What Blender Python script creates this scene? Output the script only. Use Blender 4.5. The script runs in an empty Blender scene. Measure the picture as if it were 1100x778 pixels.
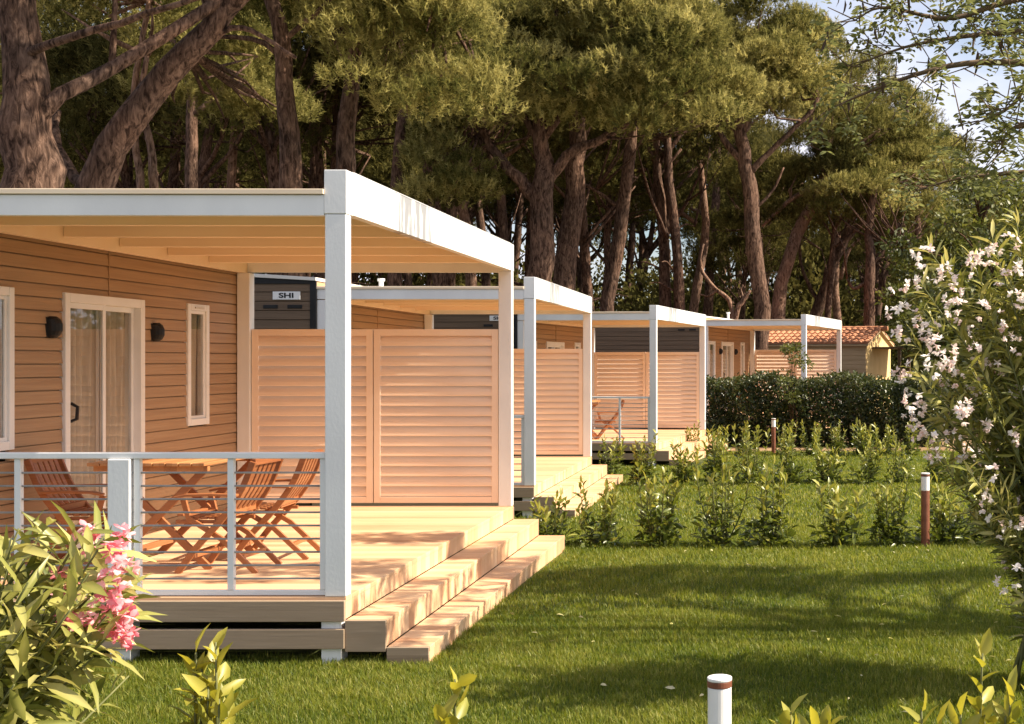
import bpy, math, random
import numpy as np
from mathutils import Vector, Matrix

S = bpy.context.scene
C = S.collection
R = math.radians
rng = np.random.default_rng(7)
random.seed(7)
F, PX, PY, CZ = 1400.0, 845.0, 389.0, 1.78        # focal length / principal point of the photo in its own pixels, eye height


def at(px, py, Y):
    """world point seen at pixel (px, py) of the photo, Y metres away"""
    return Vector(((px - PX) / F * Y, Y, CZ - (py - PY) / F * Y))


def ground_z(Y):
    t = min(1, max(0, (Y - 10) / 7.0))
    return -0.06 - 0.11 * t * t * (3 - 2 * t)


# ------------------------------------------------------------------ materials
def lin(c):
    return tuple(c) + (1.0,)


def new_mat(name):
    m = bpy.data.materials.new(name)
    m.use_nodes = True
    nt = m.node_tree
    return m, nt, nt.nodes, nt.links, nt.nodes['Principled BSDF']


def noise_mat(name, c1, c2, scale=(3, 3, 3), rough=0.6, bump=0.0, bscale=None, detail=5, spec=0.3, lo=0.35, hi=0.65):
    m, nt, N, L, b = new_mat(name)
    tc = N.new('ShaderNodeTexCoord')
    mp = N.new('ShaderNodeMapping')
    mp.inputs['Scale'].default_value = scale
    nz = N.new('ShaderNodeTexNoise')
    nz.inputs['Scale'].default_value = 1.0
    nz.inputs['Detail'].default_value = detail
    cr = N.new('ShaderNodeValToRGB')
    cr.color_ramp.elements[0].color = lin(c1)
    cr.color_ramp.elements[1].color = lin(c2)
    cr.color_ramp.elements[0].position = lo
    cr.color_ramp.elements[1].position = hi
    L.new(tc.outputs['Object'], mp.inputs['Vector'])
    L.new(mp.outputs['Vector'], nz.inputs['Vector'])
    L.new(nz.outputs['Fac'], cr.inputs['Fac'])
    L.new(cr.outputs['Color'], b.inputs['Base Color'])
    b.inputs['Roughness'].default_value = rough
    b.inputs['Specular IOR Level'].default_value = spec
    if bump:
        n2 = N.new('ShaderNodeTexNoise')
        n2.inputs['Scale'].default_value = bscale or 40
        n2.inputs['Detail'].default_value = 6
        bp = N.new('ShaderNodeBump')
        bp.inputs['Strength'].default_value = bump
        bp.inputs['Distance'].default_value = 0.02
        L.new(mp.outputs['Vector'], n2.inputs['Vector'])
        L.new(n2.outputs['Fac'], bp.inputs['Height'])
        L.new(bp.outputs['Normal'], b.inputs['Normal'])
    return m


def wood_mat(name, stops, axis='Y', width=0.12, rough=0.55, grain=1.0, spec=0.25):
    """boards: one tint per board (by its position across), grain along it"""
    m, nt, N, L, b = new_mat(name)
    tc = N.new('ShaderNodeTexCoord')
    sp = N.new('ShaderNodeSeparateXYZ')
    L.new(tc.outputs['Object'], sp.inputs[0])
    dv = N.new('ShaderNodeMath'); dv.operation = 'DIVIDE'
    L.new(sp.outputs[axis], dv.inputs[0]); dv.inputs[1].default_value = width
    fl = N.new('ShaderNodeMath'); fl.operation = 'FLOOR'
    L.new(dv.outputs[0], fl.inputs[0])
    wn = N.new('ShaderNodeTexWhiteNoise'); wn.noise_dimensions = '1D'
    L.new(fl.outputs[0], wn.inputs['W'])
    mp = N.new('ShaderNodeMapping')
    sc = {'X': (60, 3, 3), 'Y': (3, 60, 3), 'Z': (3, 3, 60)}[axis]
    mp.inputs['Scale'].default_value = sc
    L.new(tc.outputs['Object'], mp.inputs['Vector'])
    nz = N.new('ShaderNodeTexNoise'); nz.inputs['Scale'].default_value = 1; nz.inputs['Detail'].default_value = 6
    L.new(mp.outputs['Vector'], nz.inputs['Vector'])
    big = N.new('ShaderNodeTexNoise'); big.inputs['Scale'].default_value = 1.3; big.inputs['Detail'].default_value = 4
    L.new(tc.outputs['Object'], big.inputs['Vector'])
    def mul(a, k):
        q = N.new('ShaderNodeMath'); q.operation = 'MULTIPLY'; L.new(a, q.inputs[0]); q.inputs[1].default_value = k
        return q.outputs[0]
    def add(a, c):
        q = N.new('ShaderNodeMath'); q.operation = 'ADD'; L.new(a, q.inputs[0]); L.new(c, q.inputs[1])
        return q.outputs[0]
    f = add(add(mul(wn.outputs['Value'], 0.46), mul(nz.outputs['Fac'], 0.42 * grain)), mul(big.outputs['Fac'], 0.3))
    cr = N.new('ShaderNodeValToRGB')
    els = cr.color_ramp.elements
    els[0].position = 0.25; els[0].color = lin(stops[0])
    els[1].position = 0.8; els[1].color = lin(stops[-1])
    if len(stops) > 2:
        e = els.new(0.52); e.color = lin(stops[1])
    L.new(f, cr.inputs['Fac'])
    L.new(cr.outputs['Color'], b.inputs['Base Color'])
    b.inputs['Roughness'].default_value = rough
    b.inputs['Specular IOR Level'].default_value = spec
    bp = N.new('ShaderNodeBump'); bp.inputs['Strength'].default_value = 0.25; bp.inputs['Distance'].default_value = 0.004
    L.new(nz.outputs['Fac'], bp.inputs['Height'])
    L.new(bp.outputs['Normal'], b.inputs['Normal'])
    return m


def leaf_mat(name, stops, trans=0.3, gloss=0.0, rough=0.45, tcol=None):
    """one tint per leaf through the attribute «tint»"""
    m = bpy.data.materials.new(name)
    m.use_nodes = True
    nt = m.node_tree; N = nt.nodes; L = nt.links
    N.clear()
    out = N.new('ShaderNodeOutputMaterial')
    at_ = N.new('ShaderNodeAttribute'); at_.attribute_name = 'tint'
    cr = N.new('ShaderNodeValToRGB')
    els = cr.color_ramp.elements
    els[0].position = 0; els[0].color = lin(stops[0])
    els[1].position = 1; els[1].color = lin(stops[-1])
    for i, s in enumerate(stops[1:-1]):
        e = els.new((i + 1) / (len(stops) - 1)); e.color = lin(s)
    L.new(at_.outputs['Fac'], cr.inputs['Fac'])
    d = N.new('ShaderNodeBsdfPrincipled')
    d.inputs['Roughness'].default_value = rough
    d.inputs['Specular IOR Level'].default_value = gloss
    L.new(cr.outputs['Color'], d.inputs['Base Color'])
    t = N.new('ShaderNodeBsdfTranslucent')
    hs = N.new('ShaderNodeHueSaturation'); hs.inputs['Value'].default_value = 1.5; hs.inputs['Saturation'].default_value = 1.1
    hs.inputs['Hue'].default_value = 0.49
    L.new(cr.outputs['Color'], hs.inputs['Color'])
    L.new(hs.outputs['Color'], t.inputs['Color'])
    mx = N.new('ShaderNodeMixShader'); mx.inputs[0].default_value = trans
    L.new(d.outputs[0], mx.inputs[1]); L.new(t.outputs[0], mx.inputs[2])
    L.new(mx.outputs[0], out.inputs['Surface'])
    return m


def bark_mat(name, c1, c2, c3):
    m, nt, N, L, b = new_mat(name)
    tc = N.new('ShaderNodeTexCoord')
    mp = N.new('ShaderNodeMapping'); mp.inputs['Scale'].default_value = (15, 15, 4.5)
    L.new(tc.outputs['Object'], mp.inputs['Vector'])
    nz = N.new('ShaderNodeTexNoise'); nz.inputs['Scale'].default_value = 1.0; nz.inputs['Detail'].default_value = 9; nz.inputs['Roughness'].default_value = 0.62; nz.inputs['Distortion'].default_value = 0.8
    L.new(mp.outputs['Vector'], nz.inputs['Vector'])
    big = N.new('ShaderNodeTexNoise'); big.inputs['Scale'].default_value = 1.1; big.inputs['Detail'].default_value = 4
    L.new(tc.outputs['Object'], big.inputs['Vector'])
    cr = N.new('ShaderNodeValToRGB')
    cr.color_ramp.elements[0].color = lin(c1); cr.color_ramp.elements[0].position = 0.36
    cr.color_ramp.elements[1].color = lin(c3); cr.color_ramp.elements[1].position = 0.66
    e = cr.color_ramp.elements.new(0.48); e.color = lin(c2)
    L.new(nz.outputs['Fac'], cr.inputs['Fac'])
    m2 = N.new('ShaderNodeMixRGB'); m2.blend_type = 'MULTIPLY'; m2.inputs[0].default_value = 0.8
    c2r = N.new('ShaderNodeValToRGB'); c2r.color_ramp.elements[0].color = (0.6, 0.58, 0.58, 1); c2r.color_ramp.elements[0].position = 0.35
    c2r.color_ramp.elements[1].color = (1.25, 1.1, 1.0, 1); c2r.color_ramp.elements[1].position = 0.65
    L.new(big.outputs['Fac'], c2r.inputs['Fac'])
    L.new(cr.outputs['Color'], m2.inputs[1]); L.new(c2r.outputs['Color'], m2.inputs[2])
    L.new(m2.outputs[0], b.inputs['Base Color'])
    b.inputs['Roughness'].default_value = 0.9
    b.inputs['Specular IOR Level'].default_value = 0.1
    bp = N.new('ShaderNodeBump'); bp.inputs['Strength'].default_value = 1.0; bp.inputs['Distance'].default_value = 0.045
    L.new(nz.outputs['Fac'], bp.inputs['Height'])
    L.new(bp.outputs['Normal'], b.inputs['Normal'])
    return m


M = {}
M['white'] = noise_mat('white_paint', (0.72, 0.72, 0.72), (0.82, 0.82, 0.81), (2, 2, 1.2), 0.4, 0.05, 30, spec=0.4)


def stained_white():
    m, nt, N, L, b = new_mat('weathered_white_paint')
    tc = N.new('ShaderNodeTexCoord')
    mp = N.new('ShaderNodeMapping'); mp.inputs['Scale'].default_value = (3, 8, 1.8)
    L.new(tc.outputs['Object'], mp.inputs['Vector'])
    nz = N.new('ShaderNodeTexNoise'); nz.inputs['Scale'].default_value = 1.6; nz.inputs['Detail'].default_value = 8
    L.new(mp.outputs['Vector'], nz.inputs['Vector'])
    n2 = N.new('ShaderNodeTexNoise'); n2.inputs['Scale'].default_value = 0.55; n2.inputs['Detail'].default_value = 2
    L.new(tc.outputs['Object'], n2.inputs['Vector'])
    mu = N.new('ShaderNodeMath'); mu.operation = 'MULTIPLY'
    L.new(nz.outputs['Fac'], mu.inputs[0]); L.new(n2.outputs['Fac'], mu.inputs[1])
    sy = N.new('ShaderNodeSeparateXYZ'); L.new(tc.outputs['Object'], sy.inputs[0])
    d1 = N.new('ShaderNodeMath'); d1.operation = 'SUBTRACT'; L.new(sy.outputs['Y'], d1.inputs[0]); d1.inputs[1].default_value = 1.5
    d2 = N.new('ShaderNodeMath'); d2.operation = 'ABSOLUTE'; L.new(d1.outputs[0], d2.inputs[0])
    mr = N.new('ShaderNodeMapRange'); mr.inputs['From Min'].default_value = 0.35; mr.inputs['From Max'].default_value = 0.95; mr.inputs['To Min'].default_value = 1.0; mr.inputs['To Max'].default_value = 0.0
    L.new(d2.outputs[0], mr.inputs['Value'])
    mm = N.new('ShaderNodeMath'); mm.operation = 'MULTIPLY'; L.new(nz.outputs['Fac'], mm.inputs[0]); L.new(mr.outputs[0], mm.inputs[1])
    cr = N.new('ShaderNodeValToRGB')
    cr.color_ramp.elements[0].color = (0.8, 0.8, 0.79, 1); cr.color_ramp.elements[0].position = 0.37
    cr.color_ramp.elements[1].color = (0.27, 0.27, 0.28, 1); cr.color_ramp.elements[1].position = 0.52
    L.new(mm.outputs[0], cr.inputs['Fac'])
    L.new(cr.outputs['Color'], b.inputs['Base Color'])
    b.inputs['Roughness'].default_value = 0.45
    return m


M['fascia'] = stained_white()
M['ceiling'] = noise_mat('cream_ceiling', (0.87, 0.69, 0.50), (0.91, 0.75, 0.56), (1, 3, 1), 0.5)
M['cream'] = noise_mat('cream_screen_paint', (0.83, 0.65, 0.51), (0.89, 0.71, 0.56), (1.5, 1.5, 3), 0.5, 0.04, 30)
M['deck'] = wood_mat('deck_boards', [(0.45, 0.23, 0.125), (0.63, 0.38, 0.215), (0.72, 0.485, 0.295)], 'Y', 0.121, 0.5)
M['beam'] = wood_mat('weathered_beam', [(0.20, 0.14, 0.09), (0.31, 0.225, 0.15), (0.38, 0.285, 0.20)], 'Z', 0.4, 0.8)
M['siding'] = noise_mat('brown_siding', (0.35, 0.215, 0.12), (0.42, 0.27, 0.153), (1.5, 0.8, 30), 0.65, 0.15, 3)
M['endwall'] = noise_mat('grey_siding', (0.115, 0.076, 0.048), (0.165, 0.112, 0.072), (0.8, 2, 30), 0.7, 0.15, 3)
M['black'] = noise_mat('black_trim', (0.009, 0.009, 0.01), (0.016, 0.016, 0.017), (8, 8, 8), 0.5)
M['roofing'] = noise_mat('roof_sheet', (0.55, 0.53, 0.50), (0.64, 0.62, 0.58), (2, 2, 2), 0.7)
M['upvc'] = noise_mat('window_frame_white', (0.75, 0.74, 0.72), (0.8, 0.79, 0.77), (4, 4, 4), 0.35)
M['curtain'] = noise_mat('curtain_cloth', (0.42, 0.365, 0.29), (0.58, 0.51, 0.41), (20, 20, 2), 0.9)
M['inside'] = noise_mat('dim_interior', (0.05, 0.045, 0.04), (0.09, 0.08, 0.07), (2, 2, 2), 0.9)
M['metal'] = noise_mat('grey_bar_metal', (0.24, 0.235, 0.23), (0.32, 0.31, 0.30), (8, 8, 8), 0.35)
M['teak'] = wood_mat('teak', [(0.17, 0.052, 0.018), (0.31, 0.105, 0.036), (0.42, 0.165, 0.06)], 'Z', 0.7, 0.4, spec=0.5)
M['tabletop'] = wood_mat('teak_top', [(0.34, 0.14, 0.05), (0.47, 0.21, 0.08), (0.55, 0.27, 0.11)], 'X', 0.09, 0.4, spec=0.5)
M['terracotta'] = noise_mat('terracotta_tile', (0.36, 0.14, 0.07), (0.52, 0.25, 0.14), (5, 5, 5), 0.8)
M['yellow'] = noise_mat('yellow_render', (0.68, 0.48, 0.22), (0.76, 0.55, 0.27), (2, 2, 2), 0.8)
M['farwall'] = noise_mat('khaki_siding', (0.50, 0.36, 0.21), (0.58, 0.43, 0.26), (1, 1, 12), 0.7)
M['lamp_brown'] = noise_mat('lamp_brown', (0.16, 0.055, 0.03), (0.22, 0.085, 0.05), (10, 10, 10), 0.5)
M['lamp_white'] = noise_mat('lamp_opal', (0.78, 0.76, 0.75), (0.83, 0.81, 0.80), (10, 10, 10), 0.3)
M['bark'] = bark_mat('pine_bark', (0.025, 0.015, 0.011), (0.095, 0.06, 0.044), (0.21, 0.14, 0.105))
M['bark_pale'] = bark_mat('pale_bark', (0.06, 0.035, 0.025), (0.22, 0.14, 0.10), (0.36, 0.25, 0.19))
M['twig'] = noise_mat('twig', (0.09, 0.06, 0.035), (0.16, 0.11, 0.06), (10, 10, 10), 0.8)
M['greentwig'] = noise_mat('green_twig', (0.10, 0.11, 0.035), (0.16, 0.16, 0.06), (10, 10, 10), 0.7)
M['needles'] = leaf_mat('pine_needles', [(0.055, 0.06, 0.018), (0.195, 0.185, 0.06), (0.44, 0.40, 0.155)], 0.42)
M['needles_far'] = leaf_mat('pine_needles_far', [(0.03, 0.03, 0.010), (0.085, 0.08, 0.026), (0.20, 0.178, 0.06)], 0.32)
M['broadleaf'] = leaf_mat('broad_leaves', [(0.04, 0.055, 0.013), (0.10, 0.115, 0.026), (0.19, 0.185, 0.05)], 0.3, 0.3)
M['laurel'] = leaf_mat('laurel_leaves', [(0.05, 0.078, 0.014), (0.15, 0.175, 0.03), (0.38, 0.36, 0.08)], 0.28, 0.5, 0.35)
M['newleaf'] = leaf_mat('young_laurel_leaves', [(0.09, 0.13, 0.02), (0.24, 0.24, 0.035), (0.40, 0.36, 0.06)], 0.35, 0.4, 0.4)
M['hedgeleaf'] = leaf_mat('hedge_leaves', [(0.02, 0.032, 0.009), (0.05, 0.066, 0.018), (0.11, 0.115, 0.04)], 0.2, 0.5, 0.35)
M['oleander'] = leaf_mat('oleander_leaves', [(0.08, 0.105, 0.02), (0.25, 0.25, 0.055), (0.50, 0.45, 0.16)], 0.25, 0.4, 0.4)
M['robinia'] = leaf_mat('robinia_leaves', [(0.08, 0.095, 0.035), (0.145, 0.16, 0.06), (0.25, 0.25, 0.10)], 0.4, 0.2)
M['pod'] = noise_mat('dry_pod', (0.05, 0.03, 0.018), (0.09, 0.055, 0.03), (20, 20, 20), 0.7)
M['pink'] = leaf_mat('pink_petals', [(0.68, 0.19, 0.23), (0.82, 0.37, 0.40), (0.90, 0.63, 0.62)], 0.3)
M['pale'] = leaf_mat('pale_petals', [(0.74, 0.56, 0.52), (0.84, 0.74, 0.69), (0.88, 0.84, 0.80)], 0.3)
M['grass'] = leaf_mat('grass_blades', [(0.065, 0.105, 0.014), (0.175, 0.20, 0.028), (0.37, 0.345, 0.095)], 0.42, 0.2)
M['fallen'] = leaf_mat('fallen_leaves', [(0.35, 0.33, 0.10), (0.5, 0.46, 0.2), (0.6, 0.55, 0.35)], 0.2)
M['lawn'] = noise_mat('lawn_soil', (0.030, 0.042, 0.008), (0.075, 0.09, 0.018), (2.2, 2.2, 2.2), 0.95, 0.6, 25)
M['forest_floor'] = noise_mat('forest_floor', (0.06, 0.04, 0.022), (0.14, 0.095, 0.05), (0.7, 0.7, 0.7), 0.95, 0.5, 12)
M['soil'] = noise_mat('bare_soil', (0.20, 0.12, 0.06), (0.32, 0.21, 0.11), (3, 3, 3), 0.95, 0.5, 20)


def glass_mat():
    m = bpy.data.materials.new('window_glass')
    m.use_nodes = True
    N = m.node_tree.nodes; L = m.node_tree.links
    N.clear()
    out = N.new('ShaderNodeOutputMaterial')
    g = N.new('ShaderNodeBsdfGlossy'); g.inputs['Roughness'].default_value = 0.02; g.inputs['Color'].default_value = (0.9, 0.9, 0.9, 1)
    t = N.new('ShaderNodeBsdfTransparent'); t.inputs['Color'].default_value = (0.93, 0.93, 0.92, 1)
    fr = N.new('ShaderNodeFresnel'); fr.inputs['IOR'].default_value = 2.1
    mx = N.new('ShaderNodeMixShader')
    ge = N.new('ShaderNodeNewGeometry')
    iv = N.new('ShaderNodeMath'); iv.operation = 'SUBTRACT'; iv.inputs[0].default_value = 1.0; L.new(ge.outputs['Backfacing'], iv.inputs[1])
    mu = N.new('ShaderNodeMath'); mu.operation = 'MULTIPLY'; L.new(fr.outputs[0], mu.inputs[0]); L.new(iv.outputs[0], mu.inputs[1])
    L.new(mu.outputs[0], mx.inputs[0]); L.new(t.outputs[0], mx.inputs[1]); L.new(g.outputs[0], mx.inputs[2])
    L.new(mx.outputs[0], out.inputs['Surface'])
    return m


M['glass'] = glass_mat()


# ------------------------------------------------------------------ mesh helpers
class MB:
    def __init__(self):
        self.v = []; self.f = []

    def box(self, x0, x1, y0, y1, z0, z1):
        n = len(self.v)
        self.v += [(x0, y0, z0), (x1, y0, z0), (x1, y1, z0), (x0, y1, z0), (x0, y0, z1), (x1, y0, z1), (x1, y1, z1), (x0, y1, z1)]
        self.f += [tuple(n + i for i in q) for q in ((0, 3, 2, 1), (4, 5, 6, 7), (0, 1, 5, 4), (1, 2, 6, 5), (2, 3, 7, 6), (3, 0, 4, 7))]
        return self

    def quad(self, a, b, c, d):
        n = len(self.v)
        self.v += [tuple(a), tuple(b), tuple(c), tuple(d)]
        self.f.append((n, n + 1, n + 2, n + 3))
        return self

    def prism(self, poly, x0, x1, axis='X'):
        """poly: list of (a, b); extruded along axis"""
        n = len(self.v); k = len(poly)
        for x in (x0, x1):
            for a, b in poly:
                self.v.append({'X': (x, a, b), 'Y': (a, x, b), 'Z': (a, b, x)}[axis])
        self.f.append(tuple(n + i for i in range(k)))
        self.f.append(tuple(n + k + i for i in reversed(range(k))))
        for i in range(k):
            j = (i + 1) % k
            self.f.append((n + i, n + k + i, n + k + j, n + j))
        return self

    def bar(self, pts, w, h, up=(0, 1, 0)):
        """rectangular bar along a polyline: w along `up`, h across"""
        pts = [Vector(p) for p in pts]
        upv = Vector(up)
        rings = []
        for i, p in enumerate(pts):
            t = (pts[min(i + 1, len(pts) - 1)] - pts[max(i - 1, 0)]).normalized()
            s = t.cross(upv).normalized()
            u = s.cross(t).normalized()
            n = len(self.v)
            for a, b in ((-1, -1), (1, -1), (1, 1), (-1, 1)):
                q = p + s * (a * h / 2) + u * (b * w / 2)
                self.v.append(tuple(q))
            rings.append(n)
        for a, b in zip(rings, rings[1:]):
            for i in range(4):
                j = (i + 1) % 4
                self.f.append((a + i, a + j, b + j, b + i))
        a = rings[0]; b = rings[-1]
        self.f.append((a + 3, a + 2, a + 1, a)); self.f.append((b, b + 1, b + 2, b + 3))
        return self

    def tube(self, pts, radii, n=8, jitter=0.0, seed=0):
        rr = random.Random(seed)
        pts = [Vector(p) for p in pts]
        if not hasattr(radii, '__len__'):
            radii = [radii] * len(pts)
        ref = Vector((0.3, 1, 0.2)).normalized()
        rings = []
        for i, p in enumerate(pts):
            t = (pts[min(i + 1, len(pts) - 1)] - pts[max(i - 1, 0)])
            if t.length < 1e-9:
                t = Vector((0, 0, 1))
            t.normalize()
            s = t.cross(ref)
            if s.length < 1e-4:
                s = t.cross(Vector((1, 0, 0)))
            s.normalize()
            u = s.cross(t)
            k = len(self.v)
            for a in range(n):
                th = 2 * math.pi * a / n
                r = radii[i] * (1 + (rr.random() - .5) * 2 * jitter)
                self.v.append(tuple(p + (s * math.cos(th) + u * math.sin(th)) * r))
            rings.append(k)
        for a, b in zip(rings, rings[1:]):
            for i in range(n):
                j = (i + 1) % n
                self.f.append((a + i, b + i, b + j, a + j))
        a, b = rings[0], rings[-1]
        self.f.append(tuple(a + i for i in range(n)))
        self.f.append(tuple(b + i for i in reversed(range(n))))
        return self

    def build(self, name, mat, parent=None, bevel=0.0, smooth=False):
        me = bpy.data.meshes.new(name)
        me.from_pydata(self.v, [], self.f)
        me.materials.append(mat)
        if smooth:
            me.polygons.foreach_set('use_smooth', [True] * len(me.polygons))
        me.update()
        o = bpy.data.objects.new(name, me)
        C.objects.link(o)
        if parent:
            o.parent = parent
        if bevel:
            b = o.modifiers.new('bevel', 'BEVEL'); b.width = bevel; b.segments = 2; b.limit_method = 'ANGLE'
        return o


def tag(o, label=None, cat=None, group=None, kind=None):
    if label: o['label'] = label
    if cat: o['category'] = cat
    if group: o['group'] = group
    if kind: o['kind'] = kind
    return o


def empty(name, loc, rz=0.0):
    o = bpy.data.objects.new(name, None)
    C.objects.link(o)
    o.location = loc
    o.rotation_euler = (0, 0, rz)
    o.empty_display_size = 0.2
    return o


KIDS = {}


def copy_tree(o, parent=None):
    c = o.copy()
    C.objects.link(c)
    if parent:
        c.parent = parent
    for ch in [x for x in bpy.data.objects if x.parent == o]:
        copy_tree(ch, c)
    return c


def array_mesh(name, V, faces_idx, counts, mat, tint=None, parent=None, smooth=False):
    """V (n,3); faces_idx flat loop indices; counts loops per face; tint per vertex"""
    me = bpy.data.meshes.new(name)
    me.vertices.add(len(V)); me.vertices.foreach_set('co', np.ascontiguousarray(V, dtype=np.float32).ravel())
    me.loops.add(len(faces_idx)); me.loops.foreach_set('vertex_index', np.ascontiguousarray(faces_idx, dtype=np.int32))
    starts = np.concatenate(([0], np.cumsum(counts)[:-1])).astype(np.int32)
    me.polygons.add(len(counts)); me.polygons.foreach_set('loop_start', starts)
    if tint is not None:
        a = me.attributes.new('tint', 'FLOAT', 'POINT')
        a.data.foreach_set('value', np.ascontiguousarray(tint, dtype=np.float32))
    if smooth:
        me.polygons.foreach_set('use_smooth', np.ones(len(counts), dtype=bool))
    me.update(calc_edges=True)
    me.materials.append(mat)
    o = bpy.data.objects.new(name, me)
    C.objects.link(o)
    if parent:
        o.parent = parent
    return o


def unit(a):
    return a / np.maximum(np.linalg.norm(a, axis=-1, keepdims=True), 1e-9)


def leaf_arrays(P, D, Lg, W, rnd, fold=0.25, droop=0.15, up=None):
    """lance shaped leaves: 2 quads + 2 tris each with a crease along the midrib -> V, idx, counts, leaves' vertex count"""
    n = len(P)
    D = unit(D)
    U0 = rnd.normal(size=(n, 3)) * 0.5 + np.array([0, 0, 1.0]) if up is None else up
    Sd = unit(np.cross(D, U0))
    Nn = unit(np.cross(Sd, D))
    Lg = np.broadcast_to(Lg, (n,))[:, None]; W = np.broadcast_to(W, (n,))[:, None]
    b = P
    m1 = P + D * Lg * 0.33 - Nn * Lg * droop * 0.05
    m2 = P + D * Lg * 0.70 - Nn * Lg * droop * 0.45
    tp = P + D * Lg - Nn * Lg * droop * 1.1
    l1 = m1 + Sd * W * 0.5 + Nn * W * fold; r1 = m1 - Sd * W * 0.5 + Nn * W * fold
    l2 = m2 + Sd * W * 0.4 + Nn * W * fold * .8; r2 = m2 - Sd * W * 0.4 + Nn * W * fold * .8
    V = np.stack([b, m1, m2, tp, l1, l2, r1, r2], axis=1).reshape(-1, 3)
    # left: (b,m1,l1) (m1,m2,l2,l1) (m2,tp,l2); right mirrored
    pat = np.array([0, 1, 4, 1, 2, 5, 4, 2, 3, 5, 0, 6, 1, 1, 6, 7, 2, 2, 7, 3])
    cnt = np.array([3, 4, 3, 3, 4, 3])
    idx = (np.arange(n)[:, None] * 8 + pat[None]).ravel()
    return V, idx, np.tile(cnt, n), 8


def leaf_obj(name, P, D, Lg, W, mat, rnd, tint=None, parent=None, **kw):
    V, I, K, k = leaf_arrays(np.asarray(P, float), np.asarray(D, float), Lg, W, rnd, **kw)
    t = rnd.random(len(P)) if tint is None else np.asarray(tint)
    tv = np.repeat(t, k) + np.tile(np.array([.04, .12, .10, -.02, -.07, -.07, -.04, -.05]), len(P)) + rnd.normal(0, .05, len(P) * k)
    old = np.repeat(rnd.random(len(P)) < .04, k)
    tv = np.where(old, .95, tv)
    return array_mesh(name, V, I, K, mat, np.clip(tv, 0, 1), parent)


def flat_leaf_obj(name, P, D, Lg, W, mat, rnd, tint=None, parent=None):
    """cheap diamond leaves: one quad each"""
    P = np.asarray(P, float); D = unit(np.asarray(D, float)); n = len(P)
    Sd = unit(np.cross(D, rnd.normal(size=(n, 3))))
    Lg = np.broadcast_to(Lg, (n,))[:, None]; W = np.broadcast_to(W, (n,))[:, None]
    m = P + D * Lg * 0.5
    V = np.stack([P, m + Sd * W / 2, P + D * Lg, m - Sd * W / 2], axis=1).reshape(-1, 3)
    t = rnd.random(n) if tint is None else np.asarray(tint)
    return array_mesh(name, V, np.arange(4 * n), np.full(n, 4), mat, np.repeat(t, 4), parent)


def needle_obj(name, P, D, Lg, W, mat, rnd, tint, parent=None):
    n = len(P)
    D = unit(D)
    Sd = unit(np.cross(D, rnd.normal(size=(n, 3))))
    Lg = np.broadcast_to(Lg, (n,))[:, None]; W = np.broadcast_to(W, (n,))[:, None]
    V = np.stack([P - Sd * W / 2, P + Sd * W / 2, P + D * Lg], axis=1).reshape(-1, 3)
    return array_mesh(name, V, np.arange(3 * n), np.full(n, 3), mat, np.repeat(tint, 3), parent)


def spline(pts, n):
    """Catmull-Rom resample of a list of Vectors (and radii in the 4th slot)"""
    P = np.array(pts, float)
    P = np.vstack([2 * P[0] - P[1], P, 2 * P[-1] - P[-2]])
    out = []
    m = len(P) - 3
    for k in range(n + 1):
        u = k / n * m
        i = min(int(u), m - 1); t = u - i
        a, b, c, d = P[i:i + 4]
        out.append(0.5 * ((2 * b) + (c - a) * t + (2 * a - 5 * b + 4 * c - d) * t * t + (3 * b - a - 3 * c + d) * t ** 3))
    return np.array(out)


# ------------------------------------------------------------------ ground
def sheet(name, x0, x1, y0, y1, nx, ny, mat, dz=0.0, kind='structure'):
    mb = MB()
    xs = np.linspace(x0, x1, nx + 1); ys = np.linspace(y0, y1, ny + 1)
    for y in ys:
        for x in xs:
            mb.v.append((x, y, ground_z(y) + dz))
    for j in range(ny):
        for i in range(nx):
            a = j * (nx + 1) + i
            mb.f.append((a, a + 1, a + nx + 2, a + nx + 1))
    o = mb.build(name, mat)
    tag(o, kind=kind)
    return o


mb = MB()
ys = sorted(set([-300, -20] + list(np.linspace(0, 30, 61)) + [60, 500]))
for y in ys:
    for x in (-500, 500):
        mb.v.append((x, y, ground_z(y) - 0.004))
for j in range(len(ys) - 1):
    mb.f.append((2 * j, 2 * j + 1, 2 * j + 3, 2 * j + 2))
tag(mb.build('ground', M['forest_floor']), kind='structure')
sheet('lawn', -11, 14, -6, 28.4, 2, 70, M['lawn'])
o = sheet('soil_strip', -1.6, 9, 28.4, 33.0, 2, 4, M['soil'])


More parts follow.
